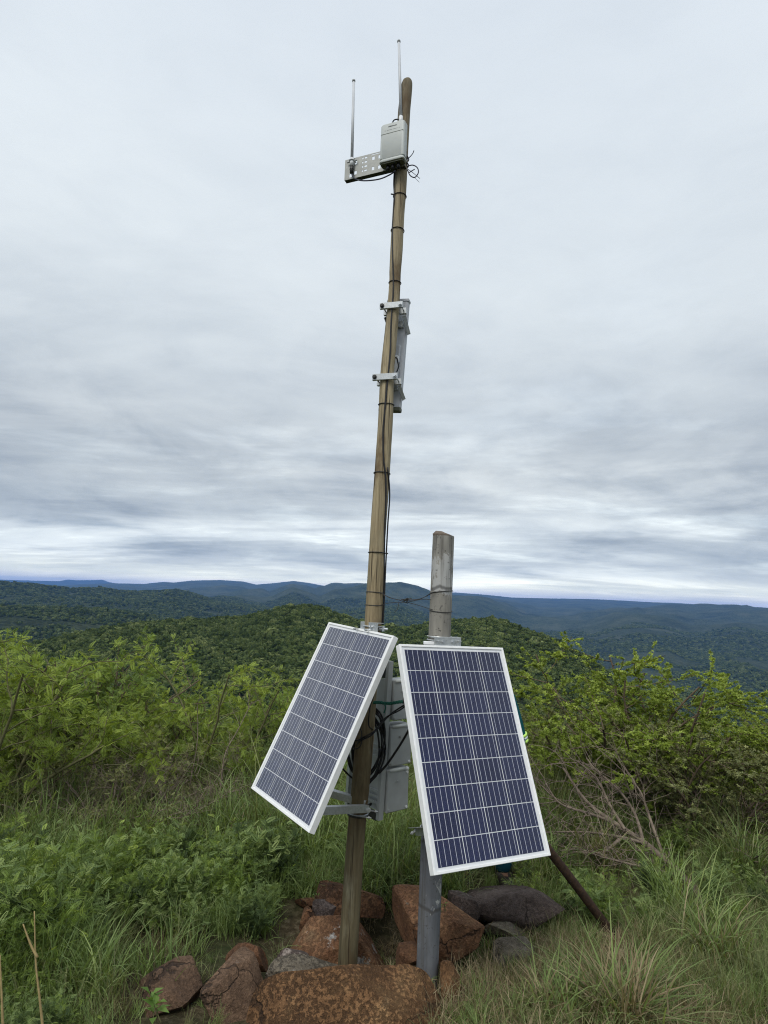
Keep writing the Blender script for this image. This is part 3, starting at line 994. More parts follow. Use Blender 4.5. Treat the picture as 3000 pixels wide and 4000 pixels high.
panel_brackets(lp, LPf, LA, 0.075, None, None, None, None)
panel_brackets(rp, RPf, RA, -0.025, None, None, None, None)
c, r = tall_at(2452); clamp('pole_clamp', lp, c + [0, 0, -0.01], r + 0.002, TP[7] - TP[6], [-0.73, -0.55, 0])
c2, r2 = tall_at(2455)
b = MB(); b.tube([c2 + [0.035, -0.05, 0.0], c2 + [0.085, -0.045, 0.0]], 0.007, 8); b.tube([c2 + [0.06, -0.047, -0.012], c2 + [0.06, -0.047, 0.016]], 0.009, 6)
b.build('clamp_bolt', M['bolt'], lp)
c, r = short_at(2500); clamp('pole_clamp', rp, c, r + 0.002, SP[6] - SP[5], [0.46, -0.79, 0])
b = MB(); b.bbox(at(1678, 2512, 3.43), (0.032, 0.018, 0.009), None, 0.003); b.build('clamp_jaw', M['white'], rp)

# lower folding arms of the left panel: a V of angle bars from the pole to the frame's lower back
pc, pr = tall_at(3165)
jl = at(1440, 3160, 3.62)


def angle_bar(b, p, q, w=0.032, t=0.003, up=(0, 0, 1)):
    p, q = np.asarray(p, float), np.asarray(q, float)
    d = unit(q - p); s = unit(np.cross(d, up)); u = np.cross(s, d); m_ = (p + q) / 2; L = np.linalg.norm(q - p) / 2
    b.box(m_, (L, t / 2, w / 2), [d, s, u])
    b.box(m_ + s * (w / 2 + t / 2) + u * (w / 2 - t / 2), (L, w / 2, t / 2), [d, s, u])
    return b


ea = LPf(PW / 2 - 0.01, -PH / 2 + 0.11, -PT - 0.002)
eb = LPf(-PW / 2 + 0.05, -PH / 2 + 0.10, -PT - 0.002)
b = MB(); angle_bar(b, jl, ea, 0.036); b.build('lower_arm', M['galv'], lp)
b = MB(); angle_bar(b, jl + [-0.02, 0.03, 0.014], eb, 0.036); b.build('lower_arm', M['galv'], lp)
clamp('pole_clamp', lp, pc + [0, 0, -0.012], pr + 0.002, [0.03, 0, 1], [0.6, -0.2, 0])
b = MB(); bolt(b, jl + [0.0, -0.018, 0.0], (0.2, -1, 0), 0.009, 0.01); b.build('bolt', M['bolt'], lp)

# lower arm of the right panel
pc2, pr2 = short_at(3250)
b = MB(); angle_bar(b, at(1624, 3248, 3.40), RPf(-PW / 2 + 0.05, -PH / 2 + 0.17, -PT - 0.003), 0.036)
b.build('lower_arm', M['galv'], rp)
b = MB(); angle_bar(b, at(1630, 3250, 3.44), RPf(0.12, -PH / 2 + 0.12, -PT - 0.003), 0.036); b.build('lower_arm', M['galv'], rp)
clamp('pole_clamp', rp, pc2, pr2 + 0.002, [0.02, 0, 1], [-0.6, -0.75, 0])
b = MB(); bolt(b, at(1632, 3243, 3.385), (0.1, -0.3, 1), 0.009, 0.012); b.build('bolt', M['bolt'], rp)

# ------------------------------------------------------------------ equipment rack behind the tall pole
K = np.array([0.058, 3.79]); ep = unit([-0.60, 0.80]); eb2 = unit([0.77, 0.64])
zt, zb = 1.475, 0.60
lean = (TP[8] - TP[3]); lean = lean / lean[2]                # the rack hangs parallel to the leaning pole
k3 = lambda q, z: np.array([q[0] + lean[0] * (z - 1.0) * 0.9, q[1], z])
ep3 = np.array([ep[0], ep[1], 0]); eb3 = np.array([eb2[0], eb2[1], 0])
WPL = 0.34
rack = thing('equipment_rack', (K[0], K[1], zb), 'grey metal equipment rack with ribbed plate strapped behind the tall pole', 'rack')


def upright(q, w, d):
    b = MB(); p0, p1 = k3(q, zb), k3(q, zt)
    u = unit(p1 - p0)
    b.box((p0 + p1) / 2, (np.linalg.norm(p1 - p0) / 2, w / 2, d / 2), [u, ep3, unit(np.cross(u, ep3))])
    return b


upright(K + ep * 0.012, 0.026, 0.032).build('upright', M['box'], rack)
upright(K + ep * (WPL - 0.012), 0.026, 0.032).build('upright', M['galv'], rack)
nrm = unit(np.cross(ep3, [0, 0, 1])); nrm = nrm if nrm[1] < 0 else -nrm
for z, h, mm in ((zb + 0.012, 0.02, 'darksteel'), (zt - 0.012, 0.012, 'galv')):
    b = MB(); b.box((k3(K + ep * 0.027, z) + k3(K + ep * (WPL - 0.027), z)) / 2, (WPL / 2 - 0.0275, 0.015, h), [ep3, nrm, [0, 0, 1]]); b.build('cross_rail', M[mm], rack)
b = MB()
z0, z1 = zb + 0.035, 1.37
b.box((k3(K + ep * 0.03, z0) + k3(K + ep * (WPL - 0.03), z1)) / 2 - nrm * 0.006, (WPL / 2 - 0.028, 0.002, (z1 - z0) / 2), [ep3, nrm, [0, 0, 1]])
for k in range(24):
    z = z0 + (k + 0.5) * (z1 - z0) / 24
    if k in (20, 21, 9, 10, 11, 1, 2, 3, 15):
        b.box(k3(K + ep * WPL / 2, z) - nrm * 0.002, (WPL / 2 - 0.04, 0.004, 0.007), [ep3, nrm, [0, 0, 1]])
b.build('ribbed_plate', M['ribbed'], rack)
b = MB(); b.box(k3(K + ep * WPL / 2, 1.415) - nrm * 0.008, (WPL / 2 - 0.03, 0.003, 0.042), [ep3, nrm, [0, 0, 1]]); b.build('top_plate', M['darksteel'], rack)
b = MB(); cc, cr = tall_at(3180); b.ring(cc, [0.03, 0, 1], cr + 0.006, 0.006, 24, 6); b.tube([cc + [0.02, 0.05, 0], k3(K + ep * 0.1, cc[2])], 0.008, 6)
b.build('strap', M['darksteel'], rack)
b = MB(); cc, cr = tall_at(2620); b.ring(cc, [0.03, 0, 1], cr + 0.006, 0.006, 24, 6); b.tube([cc + [0.02, 0.05, 0], k3(K + ep * 0.1, cc[2])], 0.008, 6)
b.build('strap', M['darksteel'], rack)


def enclosure(zc, hh, wide, label, hinge=True):
    """sealed grey box with a hinged cover, on the rack's right flank"""
    n3 = unit(np.cross(eb3, [0, 0, 1])); n3 = n3 if n3[1] < 0 else -n3
    c0 = k3(K + eb2 * (0.022 + wide / 2), zc)
    A = [eb3, n3, np.array([0, 0, 1.0])]
    root = thing('enclosure', c0 - np.array([0, 0, hh / 2]), label, 'enclosure', 'grey enclosures on the rack')
    MB().bbox(c0 - n3 * 0.05, (wide / 2 - 0.003, 0.045, hh / 2 - 0.006), A, 0.006).build('body', M['box'], root)
    cov = MB().bbox(c0 + n3 * 0.004, (wide / 2, 0.010, hh / 2 - 0.004), A, 0.005).build('cover', M['box'], root)
    if hinge:
        b = MB(); p = c0 + n3 * 0.010 + np.array([0, 0, hh / 2 - 0.012])
        b.tube([p - eb3 * wide * 0.42, p + eb3 * wide * 0.30], 0.011, 12); b.build('hinge', M['plastic'], cov, True)
        b = MB(); b.tube([p + eb3 * wide * 0.34, p + eb3 * wide * 0.46 + np.array([0, 0, -0.006])], 0.010, 10); b.build('hinge_end', M['white'], cov, True)
    for sx, sz in ((0.40, -0.42), (0.40, 0.36), (-0.40, -0.42)):
        b = MB(); p = c0 + n3 * 0.014 + eb3 * wide * sx + np.array([0, 0, hh * sz])
        b.tube([p, p + n3 * 0.006], 0.007, 10); b.build('screw', M['white'] if sx > 0 else M['box'], cov)
    b = MB(); p = c0 + n3 * 0.014 + np.array([0, 0, hh * 0.2]) - eb3 * 0.01
    b.tube([p, p + n3 * 0.012], 0.006, 8); b.build('knob', M['box'], cov)
    return root


enclosure(1.255, 0.235, 0.155, 'topmost grey enclosure on the rack, white hinge, beside right panel edge')
enclosure(1.000, 0.235, 0.165, 'middle grey enclosure with hinged cover between its two neighbours on the rack')
enclosure(0.752, 0.245, 0.165, 'lowest grey enclosure with hinged cover near the rack bottom')

# ------------------------------------------------------------------ cables near the rack
rg = np.random.default_rng(3)
coil = thing('cable_coil', tall_at(2900)[0], 'coil of black cable hanging behind the tall pole against the rack', 'cable')
for k in range(7):
    cx = at(1436 + rg.uniform(-9, 9), 2908 + rg.uniform(-14, 20), 3.775 - 0.006 * (k % 3))
    rx, rz = 0.098 + rg.uniform(-0.026, 0.014), 0.205 + rg.uniform(-0.05, 0.012)
    t = np.linspace(0, 2 * math.pi, 49)
    wob = rg.normal(0, 0.006, 3)
    pts = np.stack([cx[0] + rx * np.cos(t) + 0.012 * np.sin(2 * t + k) - 0.03 * np.sin(t) * -1 * 0.3, cx[1] + wob[0] * np.cos(t) - 0.004 * k * 0.5 + 0 * t, cx[2] + rz * np.sin(t) * (1 - 0.12 * np.cos(t))], -1)
    MB().tube(pts, 0.0055, 7).build('loop', M['black'], coil, True)


def cable(name, pts, rad, label, mm='black', cat='cable', n=8):
    b = MB(); b.tube(spline(pts, n), rad, 7)
    return tag(b.build(name, M[mm], None, True, np.asarray(pts[0])), label, cat)


cable('power_cable', [at(1600, 2745, 3.52), at(1570, 2760, 3.60), at(1520, 2795, 3.66), at(1470, 2850, 3.63), at(1420, 2880, 3.62), at(1385, 2890, 3.64), at(1360, 2830, 3.67)], 0.0045,
      'thin black cable sweeping left across the tall pole from right panel')
cable('power_cable', [at(1604, 2742, 3.50), at(1560, 2775, 3.59), at(1505, 2805, 3.66), at(1455, 2868, 3.62), at(1410, 2892, 3.62), at(1396, 2905, 3.63), at(1412, 2880, 3.64)], 0.004,
      'second thin black cable just below the first across the tall pole')
cable('power_cable', [at(1600, 2845, 3.56), at(1575, 2890, 3.64), at(1540, 2945, 3.70), at(1508, 2990, 3.74), at(1480, 3020, 3.75)], 0.0065, 'thick black cable crossing the middle enclosure diagonally', 'black')
cable('hanging_wire', [at(1398, 2830, 3.63), at(1412, 2860, 3.62), at(1412, 2900, 3.62), at(1402, 2920, 3.62), at(1384, 2924, 3.63), at(1378, 2905, 3.65)], 0.003,
      'small black wire loop dangling on the front of the tall pole')
cable('hanging_wire', [at(1440, 2640, 3.70), at(1462, 2700, 3.64), at(1446, 2760, 3.63), at(1440, 2830, 3.62), at(1455, 2850, 3.66)], 0.0035, 'black wire dropping behind the left panel along the pole')
cable('hanging_wire', [at(1330, 2990, 3.70), at(1345, 3010, 3.74), at(1375, 3038, 3.78), at(1400, 3045, 3.79)], 0.005, 'short black cable under the left panel left of the pole')
# rope
ro = MB(); pa = spline([at(1452, 2745, 3.66), at(1480, 2744, 3.655), at(1520, 2748, 3.66), at(1560, 2742, 3.60), at(1590, 2741, 3.53)], 10)
for s in (0, 1, 2):
    ph = np.linspace(0, 30, len(pa)) + s * 2.09
    ro.tube(pa + 0.0045 * np.stack([0 * ph, np.cos(ph), np.sin(ph)], -1), 0.005, 6)
ro.tube(spline([at(1502, 2750, 3.655), at(1506, 2765, 3.655), at(1500, 2785, 3.66)], 4), 0.004, 5)
tag(ro.build('rope', M['rope'], None, True, pa[0]), 'green twisted rope tied from the tall pole to the right panel', 'rope')
b = MB(); b.ring(at(1588, 2738, 3.53), (0.6, -0.6, 0.3), 0.02, 0.008, 14, 6); b.ring(at(1592, 2742, 3.53), (0.7, -0.5, 0.1), 0.018, 0.007, 14, 6)
tag(b.build('cable_knot', M['black'], None, True, at(1588, 2738, 3.53)), 'black cable knot at the end of the green rope', 'cable')

# ------------------------------------------------------------------ antenna cable down the tall pole, with ties
front = unit([-0.05, -1, 0])


def on_pole(px, py, lift=0.003):
    c, r = tall_at(py)
    off = np.clip((px - project(c)[0]) / FPX * ((c - EYE) @ _F), -r * 0.99 - 0.004, r * 0.99 + 0.004)
    return c + np.array([off, -math.sqrt(max(1e-6, r * r - min(off * off, r * r))) - lift, 0])


run = thing('antenna_cable', tall_at(2400)[0], 'black cable running down the tall pole from the gateway, held by ties', 'cable')
pts = [on_pole(1527, 680, 0.02), on_pole(1536, 720), on_pole(1540, 770), on_pole(1536, 840), on_pole(1533, 910), on_pole(1533, 1000), on_pole(1536, 1110), on_pole(1535, 1160), on_pole(1531, 1210),
       on_pole(1526, 1300), on_pole(1524, 1380), on_pole(1516, 1470), on_pole(1507, 1560), on_pole(1500, 1640), on_pole(1496, 1700), on_pole(1498, 1800), on_pole(1506, 1870),
       on_pole(1507, 1960), on_pole(1503, 2060), on_pole(1501, 2150), on_pole(1499, 2250), on_pole(1494, 2350), on_pole(1492, 2440)]
b = MB(); b.tube(spline(pts, 6), 0.0052, 7); b.build('cable_run', M['black'], run, True)
pts = [on_pole(1510, 1830, 0.004), on_pole(1518, 1930, 0.006), on_pole(1514, 2040, 0.008), on_pole(1508, 2140, 0.008), on_pole(1506, 2240, 0.006), on_pole(1500, 2340, 0.006), on_pole(1498, 2440, 0.005)]
pts = [p + [0.006, 0, 0] for p in pts]
b = MB(); b.tube(spline(pts, 6), 0.0045, 7); b.build('cable_run', M['black'], run, True)
for py, sg in ((768, 1), (902, 0), (1106, 0), (1582, 0), (1850, 0), (2160, 1)):
    c, r = tall_at(py); i = min(len(TP) - 2, int(np.argmin([abs(project(p)[1] - py) for p in TP])))
    ax = unit(TP[i + 1] - TP[i - 1]) + np.array([0.0, rg.normal(0, 0.05), 0])
    b = MB(); b.ring(c, ax, r + 0.0035, 0.0028, 30, 5)
    if sg:
        e = c + np.array([r + 0.006 if py > 2000 else -r - 0.004, -0.02, 0]); b.tube([e, e + [0.012 if py > 2000 else -0.014, -0.008, -0.004]], 0.004, 6)
    b.build('cable_tie', M['black'], run)

# binding wire between the poles
wt, wr = tall_at(2315); ws, wsr = short_at(2318)
bw = thing('binding_wire', wt, 'twisted rusty binding wire stretched between the tall pole and grey post', 'wire')
for c_, n_, r_ in ((wt, (0.05, 0.05, 1), wr), (tall_at(2362)[0], (0.0, -0.08, 1), wr), (short_at(2313)[0], (-0.12, 0.05, 1), wsr), (short_at(2385)[0], (0.03, -0.12, 1), wsr)):
    b = MB(); b.ring(c_, n_, r_ + 0.003, 0.0023, 28, 5); b.build('pole_loop', M['wire'], bw)
kn = at(1580, 2345, 3.6)
b = MB()
for pts in ([on_pole(1490, 2316, 0.004), at(1530, 2336, 3.63), kn, at(1640, 2340, 3.52), at(1690, 2313, 3.44)], [on_pole(1488, 2362, 0.004), at(1530, 2354, 3.63), kn + [0.01, 0, -0.01], at(1650, 2341, 3.52), at(1684, 2343, 3.45)],
            [on_pole(1494, 2322, 0.004), at(1540, 2340, 3.64), at(1600, 2345, 3.58), at(1650, 2336, 3.5), at(1700, 2310, 3.44)], [at(1590, 2352, 3.6), at(1640, 2366, 3.55), at(1690, 2382, 3.46)]):
    b.tube(spline(pts, 6), 0.0016, 5)
b.tube(spline([kn + [-0.03, 0, 0], at(1556, 2365, 3.6), at(1552, 2380, 3.6), at(1540, 2392, 3.6)], 5), 0.0016, 5)
b.build('strand', M['wire'], bw)
b = MB()
for k in range(5):
    p = kn + rg.normal(0, 0.008, 3) + np.array([0.012, 0, 0]); b.ring(p, (1, rg.normal(0, 0.5), rg.normal(0, 0.5)), rg.uniform(0.006, 0.012), 0.0018, 12, 5)
    b.tube([kn + [-0.04 + 0.02 * k, 0, 0.004], kn + [0.02 + 0.02 * k, 0, rg.normal(0, 0.01)]], 0.0018, 5)
b.build('twist', M['wire'], bw)

# ------------------------------------------------------------------ gateway box, perforated plate and whip antennas at the pole top
yw = R(23); gx3 = np.array([math.cos(yw), -math.sin(yw), 0]); gn = np.array([-math.sin(yw), -math.cos(yw), 0]); up3 = np.array([0, 0, 1.0])
ctop, rtop = tall_at(600)
PY = ctop + gn * (rtop + 0.012)                               # plane of the plate, just in front of the pole


def on_plane(px, py, d=0.0):
    """where the sight line meets the plate's plane (d metres in front of it)"""
    q = ray(px, py); k = ((PY + gn * d - EYE) @ gn) / (q @ gn)
    return EYE + q * k


pl, pr_ = on_plane(1347, 668), on_plane(1583, 610)
L0 = (pl - PY) @ gx3; L1 = (pr_ - PY) @ gx3
zt1 = on_plane(1347, 627)[2]; zb1 = on_plane(1347, 705)[2]
zc1 = (zt1 + zb1) / 2; hz = (zt1 - zb1) / 2
plate = thing('perforated_plate', PY + up3 * (zb1 - PY[2]), 'perforated zinc mounting plate sticking out left of the tall pole top', 'plate')
# plate built as a grid of cells with the holes left open
NX, NZ = 48, 24
Wd = L1 - L0
holes = set()


def hole(u, v, hu, hv):
    for i in range(NX):
        for j in range(NZ):
            if abs((i + 0.5) / NX - u) < hu and abs((j + 0.5) / NZ - v) < hv:
                holes.add((i, j))


for u in (0.18, 0.48, 0.58, 0.85, 0.95):
    hole(u, 0.74, 0.021, 0.083); hole(u, 0.25, 0.021, 0.083)
hole(0.10, 0.18, 0.021, 0.083)
for v in (0.86, 0.66, 0.45, 0.24):
    hole(0.30, v, 0.016, 0.042); hole(0.355, v, 0.016, 0.042)
hole(0.52, 0.93, 0.075, 0.022)
b = MB(); tk = 0.0022
gp = lambda i, j, s: PY + gx3 * (L0 + Wd * i / NX) + up3 * (zb1 - PY[2] + 2 * hz * j / NZ) + gn * s * tk / 2
vid = {}


def vv(i, j, s):
    if (i, j, s) not in vid:
        vid[(i, j, s)] = len(b.v); b.v.append(tuple(gp(i, j, s)))
    return vid[(i, j, s)]


for i in range(NX):
    for j in range(NZ):
        if (i, j) in holes: continue
        b.f.append((vv(i, j, 1), vv(i + 1, j, 1), vv(i + 1, j + 1, 1), vv(i, j + 1, 1)))
        b.f.append((vv(i, j, -1), vv(i, j + 1, -1), vv(i + 1, j + 1, -1), vv(i + 1, j, -1)))
        for di, dj, e in ((-1, 0, ((i, j), (i, j + 1))), (1, 0, ((i + 1, j + 1), (i + 1, j))), (0, -1, ((i + 1, j), (i, j))), (0, 1, ((i, j + 1), (i + 1, j + 1)))):
            ni, nj = i + di, j + dj
            if (ni, nj) in holes or not (0 <= ni < NX and 0 <= nj < NZ):
                (a0, b0), (a1, b1) = e
                b.f.append((vv(a0, b0, 1), vv(a1, b1, 1), vv(a1, b1, -1), vv(a0, b0, -1)))
b.build('sheet', M['platem'], plate)
b = MB(); b.box(PY + gx3 * (L0 + Wd / 2) + up3 * (zb1 - PY[2] + 0.002) - gn * 0.017, (Wd / 2, 0.0155, 0.0015), [gx3, gn, up3]); b.build('lower_flange', M['darksteel'], plate)
b = MB()
for s in (0.35, 0.65):
    b.ring(ctop + up3 * (zb1 - ctop[2] + 2 * hz * s), (0.03, 0, 1), rtop + 0.005, 0.004, 24, 5)
b.build('hose_clamp', M['darksteel'], plate)

# gateway box: rounded slab with a capped foot
gc = on_plane(1538, 553, 0.035)
gw = np.linalg.norm(on_plane(1585, 540, 0.062) - on_plane(1489, 563, 0.062)) / 2
gzt = on_plane(1540, 477, 0.062)[2]; gzb = on_plane(1540, 618, 0.062)[2]
gate = thing('gateway_box', np.array([gc[0], gc[1], gzb]), 'pale grey outdoor gateway box mounted at the top of the tall pole', 'gateway')


def rounded_slab(b, c, w, d, z0, z1, r=0.018, seg=5):
    """box with round vertical edges, axes gx3, gn"""
    ring = []
    for sx, sy, a0 in ((1, 1, 0), (-1, 1, 90), (-1, -1, 180), (1, -1, 270)):
        for k in range(seg + 1):
            a = R(a0 + 90 * k / seg)
            ring.append((sx * (w - r) + r * math.cos(a), sy * (d - r) + r * math.sin(a)))
    n = len(ring); zs = [(z0, 0.94), (z0 + 0.004, 1.0), (z1 - 0.008, 1.0), (z1, 0.93)]
    V = [np.array([c[0], c[1], 0]) + gx3 * x * s + gn * y * s + up3 * z for z, s in zs for x, y in ring]
    F = [(i * n + j, i * n + (j + 1) % n, (i + 1) * n + (j + 1) % n, (i + 1) * n + j) for i in range(3) for j in range(n)]
    F.append(tuple(range(n))[::-1]); F.append(tuple(3 * n + j for j in range(n)))
    return b.add(V, F)


dd = 0.03
b = MB(); rounded_slab(b, gc, gw, dd, gzb + 0.012, gzt); smooth_by_angle(b.build('housing', M['plastic'], gate), 30)
b = MB(); rounded_slab(b, gc, gw * 1.02, dd * 1.08, gzb - 0.010, gzb + 0.009); foot = smooth_by_angle(b.build('foot_cap', M['plastic'], gate), 30)
b = MB(); rounded_slab(b, gc, gw * 0.93, dd * 0.85, gzb - 0.02, gzb - 0.0105); smooth_by_angle(b.build('underside', M['plasticdark'], gate), 30)
for k in (-0.4, 0.0, 0.45):
    b = MB(); p = gc + gx3 * gw * k; b.tube([np.array([p[0], p[1], gzb - 0.021]), np.array([p[0], p[1], gzb - 0.05])], 0.011, 10); b.build('cable_gland', M['black'], gate, True)
b = MB(); fz = gzb + (gzt - gzb) * 0.72
b.box(gc + gn * (dd + 0.0004) + up3 * (fz - gc[2]), (gw * 0.92, 0.0005, 0.0012), [gx3, gn, up3]); b.build('seam', M['plasticdark'], gate)
# dark maker's mark and the fine line of print under it: strokes only, too small to read
b = MB()
lz = gzb + (gzt - gzb) * 0.90
for k in range(9):
    hgt = (0.006, 0.0075, 0.0085, 0.0065, 0.006, 0.004, 0.0045, 0.006, 0.0065)[k]
    b.box(gc + gn * (dd + 0.0003) + gx3 * (-0.024 + 0.0062 * k) + up3 * (lz - gc[2]), (0.0024, 0.0004, hgt / 2), [gx3, gn, up3])
b.build('printed_mark', M['ink'], gate)
b = MB(); lz = gzb + (gzt - gzb) * 0.81
for k, w in enumerate((0.004, 0.0, 0.004, 0.0045, 0.004, 0.0045, 0.004, 0.0, 0.0045, 0.004, 0.0045, 0.004, 0.0, 0.004)):
    if w: b.box(gc + gn * (dd + 0.0003) + gx3 * (-0.047 + 0.0072 * k) + up3 * (lz - gc[2]), (w / 2 + 0.0008, 0.0004, 0.0012), [gx3, gn, up3])
b.build('printed_line', M['box'], gate)
b = MB(); b.box(gc - gn * (dd + 0.012), (gw * 0.5, 0.012, 0.04), [gx3, gn, up3]); b.build('rear_bracket', M['darksteel'], gate)


def whip(pb, pt, label):
    pb, pt = np.asarray(pb), np.asarray(pt); d = unit(pt - pb)
    root = thing('whip_antenna', pb, label, 'antenna', 'whip antennas at the pole top')
    b = MB(); b.tube([pb + d * 0.06, pt - d * 0.012], [0.0095, 0.0085], 12); b.build('rod', M['whip'], root, True)
    b = MB(); b.tube([pt - d * 0.016, pt - d * 0.004, pt], [0.0105, 0.0105, 0.005], 12); b.build('tip_cap', M['box'], root, True)
    b = MB(); b.tube([pb + d * 0.012, pb + d * 0.066], [0.0135, 0.0125], 12); b.build('ferrule', M['white'], root, True)
    b = MB(); b.tube([pb - d * 0.035, pb + d * 0.012], [0.012, 0.0125], 12); b.tube([pb - d * 0.012, pb - d * 0.006], 0.014, 6); b.build('connector', M['darksteel'], root, True)
    return root


w1 = whip(on_plane(1374, 656, 0.02), on_plane(1382, 311, 0.02), 'left whip antenna standing at the outer end of the perforated plate')
b = MB()
pp = on_plane(1374, 628, 0.02)
b.ring(pp, up3, 0.015, 0.004, 16, 6); b.tube([pp + gx3 * 0.017, pp + gx3 * 0.017 - gn * 0.03], 0.004, 6); b.tube([pp - gx3 * 0.017, pp - gx3 * 0.017 - gn * 0.03], 0.004, 6)
b.tube([pp + gx3 * 0.034 - gn * 0.006, pp - gx3 * 0.034 - gn * 0.006], 0.005, 6)
b.build('u_bolt', M['galv'], w1)
w2 = whip(on_plane(1567, 492, -0.03 + 0.028), on_plane(1558, 157, -0.03 + 0.028), 'right whip antenna rising beside the rounded top of the tall pole')

cable('antenna_lead', [on_plane(1374, 668, 0.02), on_plane(1376, 685, 0.02), on_plane(1390, 700, 0.022), on_plane(1425, 706, 0.02), on_plane(1480, 700, 0.02), on_plane(1520, 684, 0.02), on_plane(1545, 668, 0.03)], 0.0042,
      'dark cable looping under the perforated plate from the left whip', 'bluecable')
cable('antenna_lead', [on_plane(1532, 480, 0.0), on_plane(1540, 469, 0.0), on_plane(1553, 466, 0.0), on_plane(1564, 468, 0.0)], 0.004, 'short black lead curving over the top of the gateway box')
cable('loose_wire', [on_plane(1590, 650, 0.0), on_plane(1612, 645, 0.0), on_plane(1630, 655, 0.0), on_plane(1634, 675, 0.0), on_plane(1620, 693, 0.0), on_plane(1602, 685, 0.0), on_plane(1592, 664, 0.0)], 0.0034,
      'dark wire ring curling out right of the tall pole below the gateway', 'bluecable', 'wire')
cable('loose_wire', [on_plane(1592, 660, 0.0), on_plane(1612, 674, 0.0), on_plane(1640, 697, 0.0)], 0.0018, 'thin stiff wire end crossing the wire ring right of the pole', 'bluecable', 'wire')
cable('loose_wire', [on_plane(1596, 676, 0.0), on_plane(1608, 668, 0.0), on_plane(1620, 661, 0.0)], 0.003, 'short stub of wire inside the wire ring', 'bluecable', 'wire')
cable('loose_wire', [on_plane(1588, 622, 0.0), on_plane(1600, 614, 0.0), on_plane(1612, 600, 0.0), on_plane(1617, 588, 0.0)], 0.0026, 'short wire tail bent upward right of the gateway box', 'bluecable', 'wire')
cable('loose_wire', [on_plane(1618, 692, 0.0), on_plane(1628, 702, 0.0), on_plane(1638, 712, 0.0)], 0.0012, 'hair thin wire end hanging below the wire ring', 'bluecable', 'wire')

# ------------------------------------------------------------------ sector antenna half way up
ys = R(16); sx3 = np.array([math.cos(ys), -math.sin(ys), 0]); sn = np.array([-math.sin(ys), -math.cos(ys), 0])
ca, ra = tall_at(1245); cb, rb = tall_at(1485)
PS = (ca + cb) / 2 - sn * 0.12
def on_sect(px, py, d=0.0):
    q = ray(px, py); k = ((PS + sn * d - EYE) @ sn) / (q @ sn)
    return EYE + q * k
s1 = on_sect(1599, 1180); s0 = on_sect(1566, 1598)
ax = unit(s1 - s0); sxx = unit(sx3 - ax * (sx3 @ ax)); snn = unit(np.cross(ax, sxx)); snn = snn if snn[1] < 0 else -snn
hw = 0.068; mid = (s0 + s1) / 2 - sxx * hw; hl = np.linalg.norm(s1 - s0) / 2
sec = thing('sector_antenna', s0 - sxx * hw, 'long narrow grey sector antenna clamped behind the middle of the tall pole', 'antenna')
A = [sxx, snn, ax]
MB().bbox(mid, (hw, 0.022, hl), A, 0.008).build('housing', M['sector'], sec)
MB().bbox(mid + ax * (hl + 0.004), (hw + 0.003, 0.026, 0.010), A, 0.004).build('end_cap', M['sector'], sec)
MB().bbox(mid - ax * (hl + 0.006), (hw + 0.001, 0.024, 0.014), A, 0.005).build('end_cap', M['plasticdark'], sec)
MB().bbox(mid + snn * 0.04 + sxx * 0.012 - ax * hl * 0.28, (0.030, 0.018, hl * 0.22), A, 0.006).build('radio_unit', M['white'], sec)
b = MB(); b.bbox(mid + snn * 0.034 + sxx * 0.012 - ax * hl * 0.02, (0.034, 0.012, hl * 0.17), A, 0.006); b.build('radio_cover', M['sector'], sec)
b = MB(); q = mid + snn * 0.058 + sxx * 0.02 - ax * hl * 0.02
b.tube(spline([q - sxx * 0.02 - ax * 0.03, q + sxx * 0.012 - ax * 0.034, q + sxx * 0.022 - ax * 0.06, q + sxx * 0.028 - ax * 0.09, q + sxx * 0.018 - ax * 0.13], 6), 0.004, 6); b.build('patch_lead', M['black'], sec, True)
for py, sgn in ((1206, 1), (1483, 0)):
    c, r = tall_at(py)
    fr = c + sn * (r + 0.008)
    br = MB(); br.bbox(fr, (r + 0.036, 0.008, 0.020), [sx3, sn, up3], 0.003)
    brk = br.build('clamp_bar', M['galv'], sec)
    br = MB(); br.bbox(c - sn * (r + 0.010), (r + 0.036, 0.010, 0.020), [sx3, sn, up3], 0.003); br.build('clamp_bar', M['galv'], sec)
    for s in (-1, 1):
        bo = MB(); p = fr + sx3 * s * (r + 0.020) + sn * 0.008; bolt(bo, p, sn, 0.009, 0.014); bo.tube([p, p - sn * (2 * r + 0.05)], 0.004, 6); bo.build('bolt', M['darksteel'] if s < 0 else M['bolt'], brk)
    # scissor arms down to the housing
    for s in (-1, 1):
        bo = MB(); p = c - sn * (r + 0.012) + sx3 * s * (r + 0.012) - up3 * 0.03; q = p - sn * 0.055 - up3 * (0.10 if sgn else 0.07) + sx3 * (0.02 if s > 0 else 0.01)
        if sgn and s < 0:
            p = c - sn * r - sx3 * (r + 0.030) - up3 * 0.035
        angle_bar(bo, p, q, 0.02, 0.003, (0, 1, 0)); bo.build('tilt_arm', M['galv'] if s > 0 else M['darksteel'], sec)
    bo = MB(); k = mid + ax * (hl * (0.54 if sgn else -0.62)); bo.bbox(k + snn * 0.032, (0.05, 0.012, 0.022), A, 0.003); bo.build('tilt_bracket', M['galv'], sec)

